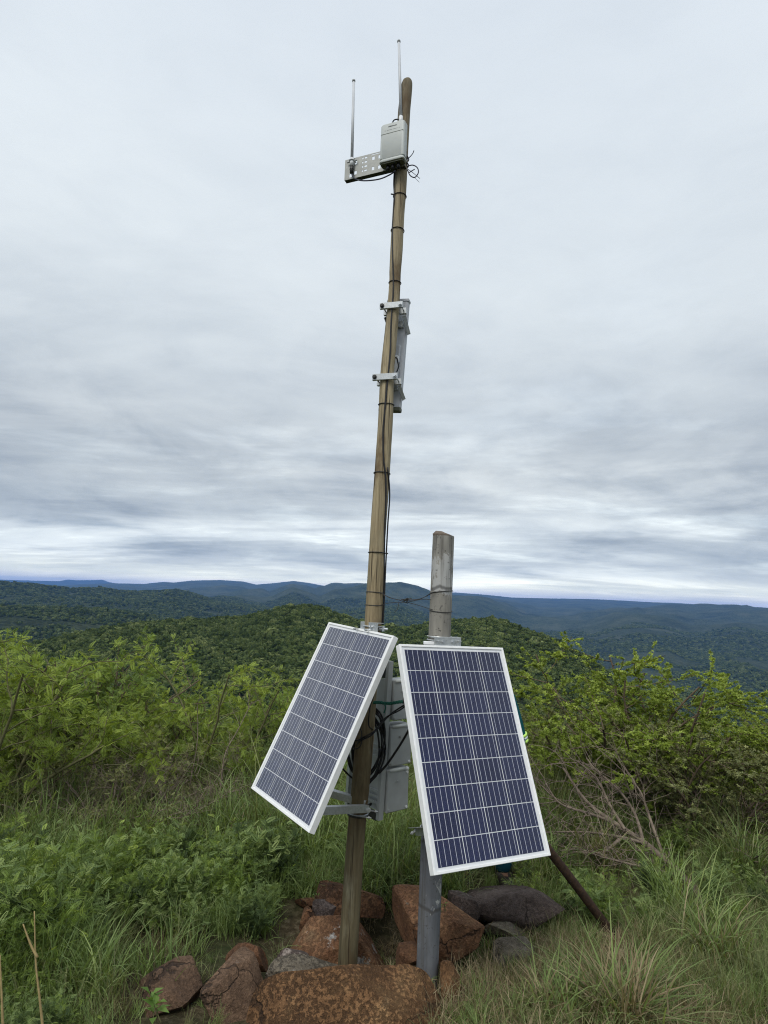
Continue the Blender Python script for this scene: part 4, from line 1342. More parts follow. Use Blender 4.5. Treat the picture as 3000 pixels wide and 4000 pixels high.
# ------------------------------------------------------------------ rocks
BROWN = [(0.065, 0.042, 0.028), (0.158, 0.099, 0.064), (0.233, 0.150, 0.098), (0.298, 0.218, 0.153)]
RED = [(0.076, 0.038, 0.021), (0.185, 0.094, 0.050), (0.277, 0.154, 0.083), (0.353, 0.234, 0.137)]
ORANGE = [(0.090, 0.047, 0.021), (0.217, 0.118, 0.056), (0.307, 0.181, 0.087), (0.374, 0.260, 0.148)]
PURPLE = [(0.040, 0.028, 0.025), (0.094, 0.072, 0.064), (0.154, 0.122, 0.112), (0.234, 0.197, 0.179)]
GREYB = [(0.084, 0.071, 0.055), (0.168, 0.146, 0.113), (0.235, 0.210, 0.167), (0.336, 0.310, 0.255)]


def rock(outline, Y, depth, cols, label, seed, lichen=0.25, pits=0.6, facets=7, amp=0.05, res=5, lcol=(0.42, 0.41, 0.37)):
    """a boulder whose outline in the place follows the traced points; real depth, broken facets, pitted skin"""
    rg = np.random.default_rng(seed)
    O = np.array([at(x, y, Y) for x, y in outline])
    c = (O.min(0) + O.max(0)) / 2
    d = unit(c - EYE); u = unit(np.cross(d, [0, 0, 1])); w = np.cross(u, d)       # sight axis, right, up
    Q = np.stack([(O - c) @ u, (O - c) @ w], -1)
    # radial profile of the outline
    ang = np.linspace(-math.pi, math.pi, 181)
    rad = np.zeros(181)
    nQ = len(Q)
    for k, a in enumerate(ang):
        da = np.array([math.cos(a), math.sin(a)]); best = 0.0
        for i in range(nQ):
            p, q = Q[i], Q[(i + 1) % nQ]; e = q - p
            den = da[0] * e[1] - da[1] * e[0]
            if abs(den) < 1e-9: continue
            t = (p[0] * e[1] - p[1] * e[0]) / den; s = (p[0] * da[1] - p[1] * da[0]) / den
            if t > 0 and 0 <= s <= 1: best = max(best, t)
        rad[k] = best
    import bmesh
    bm = bmesh.new(); bmesh.ops.create_icosphere(bm, subdivisions=res, radius=1.0)
    V = np.array([v.co[:] for v in bm.verts])
    a = np.arctan2(V[:, 1], V[:, 0]); rho = np.hypot(V[:, 0], V[:, 1])
    rr = np.interp(a, ang, rad)
    k = np.clip(rho, 0, 1) ** 0.5
    zd = np.sign(V[:, 2]) * np.abs(V[:, 2]) ** 0.72 * depth
    P = np.stack([np.cos(a) * rr * k, np.sin(a) * rr * k, zd], -1)
    size = rad.mean()
    # break facets into the side that faces us and the top
    for f in range(facets + 9):
        n = unit(rg.normal(size=3) * [1, 1, 1] + [0, 0.45, -0.9])
        lim = np.quantile(P @ n, rg.uniform(0.78, 0.92))
        over = np.maximum(P @ n - lim, 0)
        P -= over[:, None] * n[None] * 0.97
    # the broken block still fills the traced outline
    for ax_ in (0, 1):
        lo, hi = P[:, ax_].min(), P[:, ax_].max(); q0, q1 = Q[:, ax_].min(), Q[:, ax_].max()
        P[:, ax_] = q0 + (P[:, ax_] - lo) * (q1 - q0) / (hi - lo)
    dirs = P / (np.linalg.norm(P, axis=1)[:, None] + 1e-9)
    for oc, (fr, am) in enumerate(((2.0, 1.0), (4.7, 0.55), (10, 0.28), (22, 0.15))):
        nz = (vnoise(P[:, 0] / size * fr + 31 * seed, P[:, 1] / size * fr + P[:, 2] / size * fr * 0.77, seed + oc) +
              vnoise(P[:, 2] / size * fr + 7 * seed, P[:, 0] / size * fr * 0.8 - P[:, 1] / size * fr * 0.6, seed + 5 + oc) - 1.0)
        P += dirs * (nz * am * amp * size * 0.55)[:, None]
    W = P[:, 0:1] * u + P[:, 1:2] * w + P[:, 2:3] * d
    for v, q in zip(bm.verts, W): v.co = q
    me = bpy.data.meshes.new('rock'); bm.to_mesh(me); bm.free()
    me.polygons.foreach_set('use_smooth', [True] * len(me.polygons))
    try: me.set_sharp_from_angle(angle=R(30))
    except Exception: pass
    o = link('rock', me, rock_mat('rock %d' % seed, cols, lichen, pits, 1.0, seed * 1.37, lcol), None, c)
    return tag(o, label, 'rock', 'rocks piled round the poles')


rock([(952, 4060), (958, 3960), (980, 3872), (1020, 3826), (1100, 3798), (1230, 3790), (1350, 3778), (1480, 3772), (1560, 3766), (1610, 3754), (1680, 3760), (1722, 3776), (1742, 3840), (1752, 3960), (1748, 4120), (1400, 4170), (1040, 4150)],
     3.16, 0.17, ORANGE, 'largest rusty brown block lying across the front of the rock pile', 1, 0.03, 1.0, -3, 0.05, 6)
rock([(772, 4040), (790, 3900), (812, 3760), (845, 3694), (880, 3690), (912, 3704), (1000, 3722), (1037, 3742), (1030, 3800), (975, 3850), (960, 3950), (955, 4060), (860, 4110)],
     3.25, 0.17, BROWN, 'upright split brown rock standing between the left and front rocks', 2, 0.22, 0.35, 9, 0.03, 5)
rock([(541, 3866), (580, 3836), (660, 3790), (738, 3726), (770, 3722), (803, 3742), (780, 3830), (722, 3920), (660, 3985), (570, 4000), (555, 3930)],
     3.36, 0.16, BROWN, 'leftmost large brown rock, slanting with a flat face', 3, 0.25, 0.3, 8, 0.025, 5)
rock([(880, 3700), (930, 3682), (975, 3684), (1030, 3712), (1052, 3760), (1040, 3800), (940, 3790)], 3.5, 0.12, RED, 'orange topped rock peeping out behind the upright split rock', 4, 0.1, 0.5, 6, 0.04)
rock([(1078, 3716), (1120, 3702), (1190, 3716), (1208, 3734), (1180, 3752), (1090, 3748)], 3.48, 0.06, PURPLE, 'small flat stone with a pale band left of the tall pole', 5, 0.5, 0.3, 4, 0.04, 4, (0.45, 0.38, 0.33))
rock([(1030, 3790), (1070, 3762), (1150, 3738), (1230, 3720), (1290, 3730), (1345, 3772), (1350, 3830), (1180, 3860), (1040, 3850)], 3.40, 0.16, GREYB, 'pale crusted grey brown rock in front of the tall pole foot', 6, 0.33, 0.9, 6, 0.08, 5, (0.36, 0.34, 0.32))
rock([(1092, 3690), (1130, 3640), (1200, 3598), (1290, 3574), (1390, 3570), (1440, 3600), (1488, 3670), (1512, 3740), (1515, 3800), (1400, 3830), (1200, 3820), (1100, 3760)],
     3.90, 0.18, RED, 'brown boulder with white lichen edge behind the tall pole foot', 7, 0.45, 0.5, 7, 0.035, 5, (0.50, 0.49, 0.46))
rock([(1225, 3560), (1236, 3480), (1260, 3446), (1310, 3434), (1370, 3448), (1440, 3456), (1478, 3490), (1508, 3560), (1495, 3596), (1420, 3590), (1330, 3610), (1250, 3620)],
     4.18, 0.20, RED, 'reddish pitted rock at the back of the pile behind the tall pole', 8, 0.12, 1.0, 7, 0.04)
rock([(1215, 3600), (1222, 3530), (1240, 3510), (1300, 3520), (1340, 3560), (1335, 3600), (1270, 3620)], 4.12, 0.10, PURPLE, 'dark shaded rock wedge under the reddish back rock', 9, 0.05, 0.6, 6, 0.04, 4)
rock([(1148, 3524), (1180, 3506), (1240, 3506), (1262, 3530), (1200, 3552)], 4.4, 0.10, RED, 'flat red stone at the far left edge of the pile', 10, 0.1, 0.5, 4, 0.05, 4)
rock([(1168, 3620), (1190, 3560), (1222, 3536), (1240, 3580), (1236, 3640), (1190, 3660)], 4.12, 0.09, RED, 'small reddish rock left of the dark wedge', 11, 0.2, 0.6, 5, 0.05, 4)
rock([(1522, 3560), (1540, 3490), (1572, 3452), (1600, 3446), (1660, 3470), (1740, 3478), (1790, 3520), (1810, 3590), (1860, 3640), (1890, 3700), (1862, 3745), (1740, 3770), (1640, 3740), (1560, 3670), (1526, 3610)],
     3.90, 0.22, RED, 'big brown angular boulder directly behind the grey post', 12, 0.22, 0.55, 8, 0.045, 6, (0.26, 0.24, 0.19))
rock([(1810, 3500), (1830, 3460), (1890, 3444), (2010, 3450), (2080, 3480), (2170, 3540), (2200, 3580), (2190, 3640), (2090, 3640), (1980, 3610), (1880, 3590), (1820, 3570)],
     4.35, 0.22, PURPLE, 'long dark purplish slab at the right back of the pile', 13, 0.3, 0.4, -5, 0.03, 5, (0.17, 0.14, 0.125))
rock([(1925, 3690), (1960, 3658), (2010, 3650), (2050, 3676), (2080, 3730), (2090, 3790), (1990, 3810), (1925, 3770)], 3.80, 0.14, GREYB, 'half buried grey brown stone in the grass right of the pile', 14, 0.3, 0.3, 6, 0.04, 4, (0.28, 0.25, 0.21))
rock([(1868, 3620), (1910, 3594), (1970, 3590), (2040, 3612), (2060, 3650), (1990, 3670), (1890, 3660)], 4.15, 0.13, GREYB, 'low grey stone between the dark slab and the half buried stone', 15, 0.3, 0.3, 5, 0.04, 4, (0.26, 0.23, 0.19))
rock([(1716, 3770), (1745, 3748), (1780, 3776), (1796, 3810), (1800, 3880), (1780, 3930), (1730, 3920)], 3.42, 0.12, ORANGE, 'ochre topped rock tucked at the right end of the front block', 16, 0.06, 0.5, 7, 0.04)
rock([(1952, 3930), (1975, 3890), (2030, 3878), (2062, 3920), (2058, 3985), (1970, 3995)], 3.45, 0.09, PURPLE, 'small dark stone in the dry grass at the lower right', 17, 0.2, 0.3, 6, 0.04, 4, (0.2, 0.18, 0.15))
rock([(438, 3990), (452, 3940), (480, 3922), (512, 3935), (516, 3980), (500, 4030), (445, 4030)], 3.35, 0.06, BROWN, 'small brown stone at the lower left apart from the pile', 18, 0.25, 0.3, 5, 0.05, 4)
rock([(1545, 3720), (1570, 3682), (1630, 3676), (1660, 3720), (1650, 3770), (1560, 3776)], 3.72, 0.09, RED, 'brown stone in the gap between the two pole feet', 19, 0.1, 0.5, 5, 0.05, 4)
rock([(1745, 3560), (1760, 3490), (1800, 3478), (1850, 3520), (1880, 3570), (1850, 3620), (1780, 3610)], 4.15, 0.12, PURPLE, 'dull grey crumbly rock behind the big angular boulder', 20, 0.4, 0.6, 5, 0.06, 4, (0.22, 0.2, 0.17))

# ------------------------------------------------------------------ vegetation
def frond(pairs=7, length=0.08, ll=0.014, lw=0.0055, droop=0.25, vee=0.25):
    """a feathery compound leaf along +X: paired leaflets on a bending midrib"""
    V = []; F = []
    for i in range(pairs):
        t = (i + 0.6) / pairs
        x = length * t; z = -droop * length * t * t
        w = math.sin(math.pi * min(1, 0.25 + 0.72 * t)) * 0.5 + 0.55
        for s in (-1, 1):
            b = len(V)
            l_ = ll * w; h = lw * 0.5
            base = np.array([x, 0, z]); tip = np.array([x + l_ * 0.35, s * l_, z - l_ * vee])
            m_ = base * 0.45 + tip * 0.55
            V += [base, m_ + [-h, 0, 0.0], tip, m_ + [h, 0, 0.0]]
            F.append((b, b + 1, b + 2, b + 3) if s > 0 else (b, b + 3, b + 2, b + 1))
    b = len(V); e = np.array([length, 0, -droop * length])
    V += [e, e + [-0.3 * ll, 0.3 * lw, 0], e + [ll * 0.9, 0, -0.2 * ll], e + [-0.3 * ll, -0.3 * lw, 0]]
    F.append((b, b + 1, b + 2, b + 3))
    return np.array(V), np.array(F)


def blade_leaf(length=0.05, w=0.018, fold=0.2):
    V = np.array([[0, 0, 0], [length * 0.45, w / 2, fold * w], [length, 0, -0.1 * length], [length * 0.45, -w / 2, fold * w], [length * 0.5, 0, 0]])
    return V, np.array([[0, 4, 2, 1], [0, 3, 2, 4]])


def cluster(n=5, length=0.035, w=0.012, seed=0):
    """rosette of small simple leaves"""
    rg = np.random.default_rng(seed)
    V = []; F = []
    for i in range(n):
        a = i * 2.4 + rg.uniform(-0.3, 0.3); el = rg.uniform(0.1, 0.9)
        lv, lf = blade_leaf(length * rg.uniform(0.7, 1.2), w)
        Rm = np.array(Matrix.Rotation(a, 3, 'Z') @ Matrix.Rotation(-el, 3, 'Y'))
        b = sum(len(q) for q in V); V.append(lv @ Rm.T); F.append(lf + b)
    return np.vstack(V), np.vstack(F)


def stamp(TV, TF, pos, dirs, scl, tint, rg, roll=0.6):
    """copies of a leaf template laid at pos pointing along dirs"""
    n = len(pos)
    d = dirs / (np.linalg.norm(dirs, axis=1)[:, None] + 1e-9)
    up = np.tile([0, 0, 1.0], (n, 1)) + rg.normal(0, roll, (n, 3))
    s = np.cross(up, d); s /= np.linalg.norm(s, axis=1)[:, None] + 1e-9
    u = np.cross(d, s)
    Mx = np.stack([d, s, u], 1) * scl[:, None, None]
    V = np.einsum('vk,nkc->nvc', TV, Mx) + pos[:, None, :]
    k = len(TV)
    F = TF[None] + (np.arange(n) * k)[:, None, None]
    return V.reshape(-1, 3), F.reshape(-1, TF.shape[1]), np.repeat(tint, k)


def tubes_np(lines, sides):
    """many thin tapered twigs at once: lines = list of (pts, radii)"""
    Vs = []; Fs = []; base = 0
    a = np.arange(sides) * 2 * math.pi / sides
    ca, sa = np.cos(a)[None, :, None], np.sin(a)[None, :, None]
    for P, rr in lines:
        k = len(P)
        T = np.gradient(P, axis=0); T /= np.linalg.norm(T, axis=1)[:, None] + 1e-9
        ref = np.array([0.31, 0.17, 0.93]) if abs(T[:, 2]).mean() < 0.8 else np.array([0.9, 0.3, 0.1])
        u = np.cross(T, ref); u /= np.linalg.norm(u, axis=1)[:, None] + 1e-9
        w = np.cross(T, u)
        V = P[:, None, :] + rr[:, None, None] * (ca * u[:, None, :] + sa * w[:, None, :])
        Vs.append(V.reshape(-1, 3))
        i, j = np.meshgrid(np.arange(k - 1), np.arange(sides), indexing='ij'); jn = (j + 1) % sides
        Fs.append(np.stack([i * sides + j, i * sides + jn, (i + 1) * sides + jn, (i + 1) * sides + j], -1).reshape(-1, 4) + base)
        base += k * sides
    return np.vstack(Vs), np.vstack(Fs)


def grow(rg, p, d, L, r0, seg, bend, grav):
    """one wandering shoot"""
    P = [np.array(p, float)]; d = unit(d)
    for i in range(seg):
        d = unit(d + rg.normal(0, bend, 3) + np.array([0, 0, grav]))
        P.append(P[-1] + d * L / seg)
    P = np.array(P)
    return P, np.linspace(r0, r0 * 0.45, len(P)), d


def shrub_skeleton(seed, H, spread, stems=6, kids=(7, 6), flat=0.0, lean=(0, 0), twig=0.22, start=0.25, arch=-0.02):
    rg = np.random.default_rng(seed)
    big, small, tw = [], [], []
    for s in range(stems):
        a = rg.uniform(0, 2 * math.pi); t = rg.uniform(0.1, 1.0) * spread
        d0 = np.array([math.cos(a) * t + lean[0], math.sin(a) * t + lean[1], 1.0])
        L = H * rg.uniform(0.75, 1.1) * (1 + 0.25 * t)
        P, rr, d = grow(rg, [rg.normal(0, 0.08), rg.normal(0, 0.08), -0.1], d0, L, 0.012 * math.sqrt(H) + 0.004, 9, 0.11, arch)
        big.append((P, rr))
        for k in range(kids[0]):
            f = rg.uniform(start, 0.98); i = f * 9; i0 = int(i); q = P[i0] + (P[min(9, i0 + 1)] - P[i0]) * (i - i0)
            pd = unit(P[min(9, i0 + 1)] - P[i0]); sd = rg.normal(size=3); sd -= pd * (sd @ pd)
            dd = unit(pd * 0.55 + unit(sd) * rg.uniform(0.6, 1.1)); dd[2] = dd[2] * (1 - flat) + 0.12
            P2, r2, d2 = grow(rg, q, dd, L * 0.40 * rg.uniform(0.6, 1.2) * (1.25 - 0.5 * f), 0.0055 * math.sqrt(H), 6, 0.14, 0.0 + 0.03 * (1 - flat))
            small.append((P2, r2))
            for m_ in range(kids[1]):
                f2 = rg.uniform(0.2, 1.0) * 6; j0 = min(5, int(f2)); q2 = P2[j0] + (P2[j0 + 1] - P2[j0]) * (f2 - j0)
                pd2 = unit(P2[j0 + 1] - P2[j0]); sd = rg.normal(size=3); sd -= pd2 * (sd @ pd2)
                dd = unit(pd2 * 0.8 + unit(sd) * rg.uniform(0.5, 1.0)); dd[2] = dd[2] * (1 - 0.8 * flat) + 0.08
                P3, r3, _ = grow(rg, q2, dd, twig * rg.uniform(0.5, 1.3), 0.0026, 4, 0.16, 0.02)
                tw.append((P3, r3))
    return big, small, tw


def leaves_on(tw, rg, per, spread=0.9):
    """leaf seats along the twigs"""
    P = []; D = []
    for pts, _ in tw:
        k = len(pts) - 1
        t = rg.uniform(0.1, 1.0, per) * k; i = np.minimum(t.astype(int), k - 1)
        p = pts[i] + (pts[i + 1] - pts[i]) * (t - i)[:, None]
        ax = pts[i + 1] - pts[i]; ax /= np.linalg.norm(ax, axis=1)[:, None] + 1e-9
        sd = rg.normal(size=(per, 3)); sd -= ax * (sd * ax).sum(1)[:, None]; sd /= np.linalg.norm(sd, axis=1)[:, None] + 1e-9
        P.append(p); D.append(ax * 0.6 + sd * spread + [0, 0, 0.1])
    return np.vstack(P), np.vstack(D)


def make_shrub(seed, H, spread, leafm, barkm, tmpl, per=5, scale=1.0, stems=6, kids=(7, 6), flat=0.0, lean=(0, 0), twig=0.22, start=0.25, arch=-0.02, bright_top=0.3):
    """returns (branch mesh, foliage mesh)"""
    rg = np.random.default_rng(seed + 1000)
    big, small, tw = shrub_skeleton(seed, H, spread, stems, kids, flat, lean, twig, start, arch)
    V1, F1 = tubes_np(big, 6); V2, F2 = tubes_np(small, 4); V3, F3 = tubes_np(tw, 3)
    V = np.vstack([V1, V2, V3]); F = np.vstack([F1, F2 + len(V1), F3 + len(V1) + len(V2)])
    br = raw_mesh('branches', V, F, True); br.materials.append(barkm)
    fo = None
    if per > 0:
        P, D = leaves_on(tw + small, rg, per)
        n = len(P)
        zt = np.clip(P[:, 2] / H, 0, 1.1)
        # young paler leaves sit at the shoot tips
        tint = np.clip(rg.normal(0.38, 0.22, n) + bright_top * (zt - 0.55) * 1.6, 0, 1)
        LV, LF, LT = stamp(tmpl[0], tmpl[1], P, D, scale * rg.uniform(0.6, 1.25, n), tint, rg)
        fo = raw_mesh('foliage', LV, LF, False, {'tint': LT}); fo.materials.append(leafm)
    return br, fo


def put_shrub(name, meshes, loc, rz, s, label, cat, group=None, bn='branches', fn='foliage', tilt=(0, 0)):
    o = bpy.data.objects.new(name, None); COL.objects.link(o)
    o.location = Vector([float(c) for c in loc]); o.rotation_euler = (tilt[0], tilt[1], rz); o.scale = (s, s, s) if np.isscalar(s) else s
    tag(o, label, cat, group)
    for me, nm in zip(meshes, (bn, fn)):
        if me is not None:
            c = bpy.data.objects.new(nm, me); COL.objects.link(c); c.parent = o
    return o


FR_AC = frond(8, 0.105, 0.026, 0.0125)
FR_FINE = frond(8, 0.08, 0.017, 0.0085)
FR_BIG = frond(8, 0.15, 0.036, 0.018)
CL = cluster(6, 0.036, 0.017, 3)
CLB = cluster(7, 0.05, 0.02, 4)

# kinds of shrub, each grown once
K_AC1 = make_shrub(11, 1.9, 0.75, M['leaf_acacia'], M['bark'], FR_AC, 8, 0.82, 8, (9, 6))
K_AC2 = make_shrub(12, 1.9, 0.9, M['leaf_lime'], M['barkgreen'], FR_AC, 8, 0.82, 8, (9, 6), 0.35)
K_AC3 = make_shrub(13, 2.0, 0.6, M['leaf_acacia'], M['bark'], FR_BIG, 5, 0.8, 7, (9, 6))
K_FLAT = make_shrub(14, 2.0, 1.5, M['leaf_lime'], M['bark'], CL, 17, 0.85, 9, (10, 7), 0.78, (0, 0), 0.26, 0.3, -0.05)
K_FINE = make_shrub(15, 1.6, 1.0, M['leaf_olive'], M['bark'], CL, 11, 0.8, 10, (9, 6), 0.1, (0, 0), 0.2, 0.15)
K_OLIVE = make_shrub(16, 1.5, 0.9, M['leaf_olive'], M['deadwood'], FR_FINE, 6, 0.9, 11, (7, 5), 0.1, (0, 0), 0.24, 0.1)
K_LIME = make_shrub(17, 1.2, 0.8, M['leaf_lime'], M['barkgreen'], CLB, 9, 0.8, 8, (7, 6), 0.1, (0, 0), 0.18, 0.15)
K_DARK = make_shrub(18, 1.4, 1.1, M['leaf_dark'], M['bark'], CL, 10, 1.1, 10, (8, 6), 0.1, (0, 0), 0.2, 0.1)
K_TWIG = make_shrub(19, 1.2, 1.2, None, M['deadwood'], None, 0, 1.0, 12, (8, 6), 0.1, (0, 0), 0.26, 0.15)


def at_top(px, py, Y, H):
    """foot of a shrub of height H whose top shows at that place, Y metres away"""
    p = at(px, py, Y)
    z = gz(p[0], p[1]) - 0.1
    return np.array([p[0], p[1], z]), (p[2] - z) / H


def top_of(kind):
    me = kind[1] or kind[0]
    co = np.empty(len(me.vertices) * 3, dtype=np.float32); me.vertices.foreach_get('co', co)
    return float(np.quantile(co[2::3], 0.995))


SHRUBS = [
    # kind, native height, top px, top py, distance, turn, stretch sideways, name, label, category
    (K_AC2, 1.9, 10, 2440, 5.8, 0.3, 1.1, 'tall_shrub', 'tall feathery shrub cut by the left edge, its top highest on that side'),
    (K_AC1, 1.9, 235, 2490, 6.8, 1.1, 1.2, 'feathery_shrub', 'feathery green shrub just right of the tall one cut by the left edge'),
    (K_AC2, 1.9, 90, 2570, 6.3, 2.4, 1.0, 'feathery_shrub', 'pale lime feathery shrub in front at the far left'),
    (K_AC1, 1.9, 440, 2520, 7.2, 3.9, 1.0, 'feathery_shrub', 'green feathery shrub in the middle between left edge and bright lime shrub, highest there'),
    (K_AC2, 1.9, 905, 2560, 6.9, 0.4, 1.1, 'feathery_shrub', 'bright lime shrub rising just left of the left solar panel'),
    (K_AC2, 1.9, 700, 2670, 7.3, 5.0, 1.0, 'feathery_shrub', 'lower lime shrub half way between left edge and left panel'),
    (K_AC1, 1.9, 1090, 2660, 7.8, 2.0, 1.0, 'feathery_shrub', 'green shrub partly hidden behind the left solar panel'),
    (K_AC3, 2.0, 575, 2700, 6.9, 1.7, 1.05, 'feathery_shrub', 'darker broad leaved shrub low in the left thicket'),
    (K_OLIVE, 1.5, 330, 2820, 6.3, 0.2, 1.25, 'thicket_shrub', 'olive twiggy shrub under the left crowns'),
    (K_OLIVE, 1.5, 640, 2860, 6.4, 1.9, 1.3, 'thicket_shrub', 'olive grey tangled shrub in the middle of the left thicket'),
    (K_OLIVE, 1.5, 900, 2860, 6.6, 4.1, 1.2, 'thicket_shrub', 'olive tangled shrub below the bright lime shrub by the left panel'),
    (K_FINE, 1.6, 90, 2860, 6.0, 4.4, 1.2, 'thicket_shrub', 'dull olive shrub low at the far left edge'),
    (K_TWIG, 1.2, 520, 2930, 6.0, 0.9, 1.3, 'bare_shrub', 'bare grey twiggy shrub in front of the left thicket'),
    (K_TWIG, 1.2, 830, 2960, 6.2, 2.6, 1.2, 'bare_shrub', 'bare brown twigs below the lime shrub left of the left panel'),
    (K_TWIG, 1.2, 190, 3020, 5.8, 5.2, 1.2, 'bare_shrub', 'bare twigs in the shade at the left edge'),
    (K_TWIG, 1.2, 350, 2960, 5.7, 3.3, 1.3, 'bare_shrub', 'dense bare brown twigs in front of the thicket, between left edge and lime shrub'),
    (K_TWIG, 1.2, 690, 3000, 5.8, 4.4, 1.3, 'bare_shrub', 'low bare grey brown twigs in the middle front of the left thicket'),
    (K_TWIG, 1.2, 980, 3010, 6.0, 0.2, 1.1, 'bare_shrub', 'bare twigs touching the lower left corner of the left panel'),
    (K_OLIVE, 1.5, 480, 2960, 5.6, 2.7, 1.2, 'thicket_shrub', 'low dusty olive shrub in front of the left thicket'),
    (K_DARK, 1.4, 1150, 2800, 7.6, 0.5, 1.1, 'dark_shrub', 'dark green shrub behind the lower corner of the left panel'),
    (K_DARK, 1.4, 1510, 2880, 7.8, 3.2, 1.2, 'dark_shrub', 'dark green shrub glimpsed in the gap between the two panels'),
    (K_FLAT, 2.0, 2340, 2520, 7.0, 0.6, 1.2, 'thorn_tree', 'flat topped lime thorn tree with sweeping branches right of the right panel'),
    (K_FLAT, 2.0, 2640, 2610, 6.7, 2.9, 1.2, 'thorn_tree', 'second flat topped thorn tree, lower, in the middle right'),
    (K_FLAT, 2.0, 2880, 2780, 6.2, 4.6, 1.1, 'thorn_tree', 'lime thorn tree cut by the right edge of the view'),
    (K_AC2, 1.9, 3010, 2810, 6.6, 1.0, 1.0, 'feathery_shrub', 'bright green shrub behind the right edge thorn tree'),
    (K_LIME, 1.2, 2350, 2790, 6.6, 0.0, 1.1, 'lime_shrub', 'brightest lime leafy shrub below the flat topped thorn tree'),
    (K_FINE, 1.6, 2560, 2780, 6.2, 0.8, 1.2, 'thicket_shrub', 'fine leaved olive shrub filling the right thicket under the thorn trees'),
    (K_FINE, 1.6, 2820, 2890, 5.8, 2.2, 1.25, 'thicket_shrub', 'fine leaved olive green shrub low at the right edge'),
    (K_FINE, 1.6, 2160, 2760, 7.0, 3.6, 1.1, 'thicket_shrub', 'olive shrub directly right of the right solar panel edge'),
    (K_DARK, 1.4, 2440, 2980, 6.3, 1.4, 1.0, 'dark_shrub', 'dark shaded shrub at the foot of the right thicket'),
    (K_OLIVE, 1.5, 2700, 2960, 5.9, 3.0, 1.2, 'thicket_shrub', 'olive grey tangled shrub in front of the right thicket'),
    (K_TWIG, 1.2, 2900, 3060, 5.5, 1.9, 1.2, 'bare_shrub', 'bare upright twigs at the right edge'),
]
for kind, H, px, py, Y, rz, wide, nm, lab in SHRUBS:
    p, s = at_top(px, py, Y, top_of(kind))
    put_shrub(nm, kind, p, rz, (s * wide, s * wide, s), lab, 'tree' if 'tree' in nm else 'shrub',
              'thorn trees on the right' if nm == 'thorn_tree' else 'shrubs round the hilltop',
              'trunk' if nm == 'thorn_tree' else 'branches', 'crown' if nm == 'thorn_tree' else 'foliage')


# dead fallen shrub right of the right panel
def dead_shrub():
    rg = np.random.default_rng(77)
    foot = atz(2740, 3500, -0.15)
    root = thing('dead_shrub', foot, 'fallen dead grey brown shrub with a bare trunk slanting into the grass', 'shrub')
    tr = [foot, at(2640, 3400, 5.15), at(2515, 3292, 5.2), at(2400, 3215, 5.25), at(2290, 3130, 5.3), at(2200, 3000, 5.35)]
    P = spline(tr, 8)
    lines = [(P, np.linspace(0.034, 0.008, len(P)))]
    MB().tube(P, lines[0][1], 9).build('trunk', M['deadwood'], root, True)
    L2 = []; L3 = []
    mains = [[at(2515, 3292, 5.2), at(2400, 3265, 5.15), at(2280, 3250, 5.1), at(2170, 3250, 5.05)],
             [at(2515, 3292, 5.2), at(2480, 3180, 5.3), at(2420, 3090, 5.4), at(2330, 3010, 5.45), at(2290, 2960, 5.5)],
             [at(2400, 3215, 5.25), at(2310, 3180, 5.15), at(2190, 3140, 5.1), at(2130, 3060, 5.1)],
             [at(2440, 3240, 5.2), at(2380, 3140, 5.35), at(2330, 3040, 5.4), at(2250, 2970, 5.4)],
             [at(2600, 3370, 5.15), at(2540, 3200, 5.3), at(2500, 3090, 5.4), at(2440, 3020, 5.5)],
             [at(2420, 3280, 5.1), at(2350, 3330, 5.0), at(2240, 3330, 4.95), at(2190, 3350, 4.95)],
             [at(2660, 3420, 5.1), at(2560, 3400, 4.95), at(2440, 3370, 4.9), at(2360, 3350, 4.9)]]
    for q in mains:
        pp = spline(q, 6); L2.append((pp, np.linspace(0.014, 0.005, len(pp))))
    for pp, _ in L2 + lines:
        for k in range(13):
            i = rg.integers(len(pp) // 5, len(pp) - 1); d = unit(pp[i + 1] - pp[i] if i + 1 < len(pp) else pp[i] - pp[i - 1])
            dd = unit(d * 0.9 + rg.normal(0, 0.6, 3) + [-0.3, 0, 0.12])
            a, r_, e = grow(rg, pp[i], dd, rg.uniform(0.2, 0.75), 0.0042, 6, 0.2, -0.015)
            L3.append((a, r_))
            for m_ in range(3):
                j = rg.integers(1, len(a)); d3 = unit(e * 0.5 + rg.normal(0, 0.8, 3)); L3.append(grow(rg, a[j], d3, rg.uniform(0.06, 0.28), 0.0026, 4, 0.22, 0)[:2])
    V, F = tubes_np(L2, 6); V2, F2 = tubes_np(L3, 3)
    V = np.vstack([V, V2]) - foot; F = np.vstack([F, F2 + len(V) - len(V2)])
    me = raw_mesh('branches', V, F, True); link('branches', me, M['deadwood'], root)


dead_shrub()

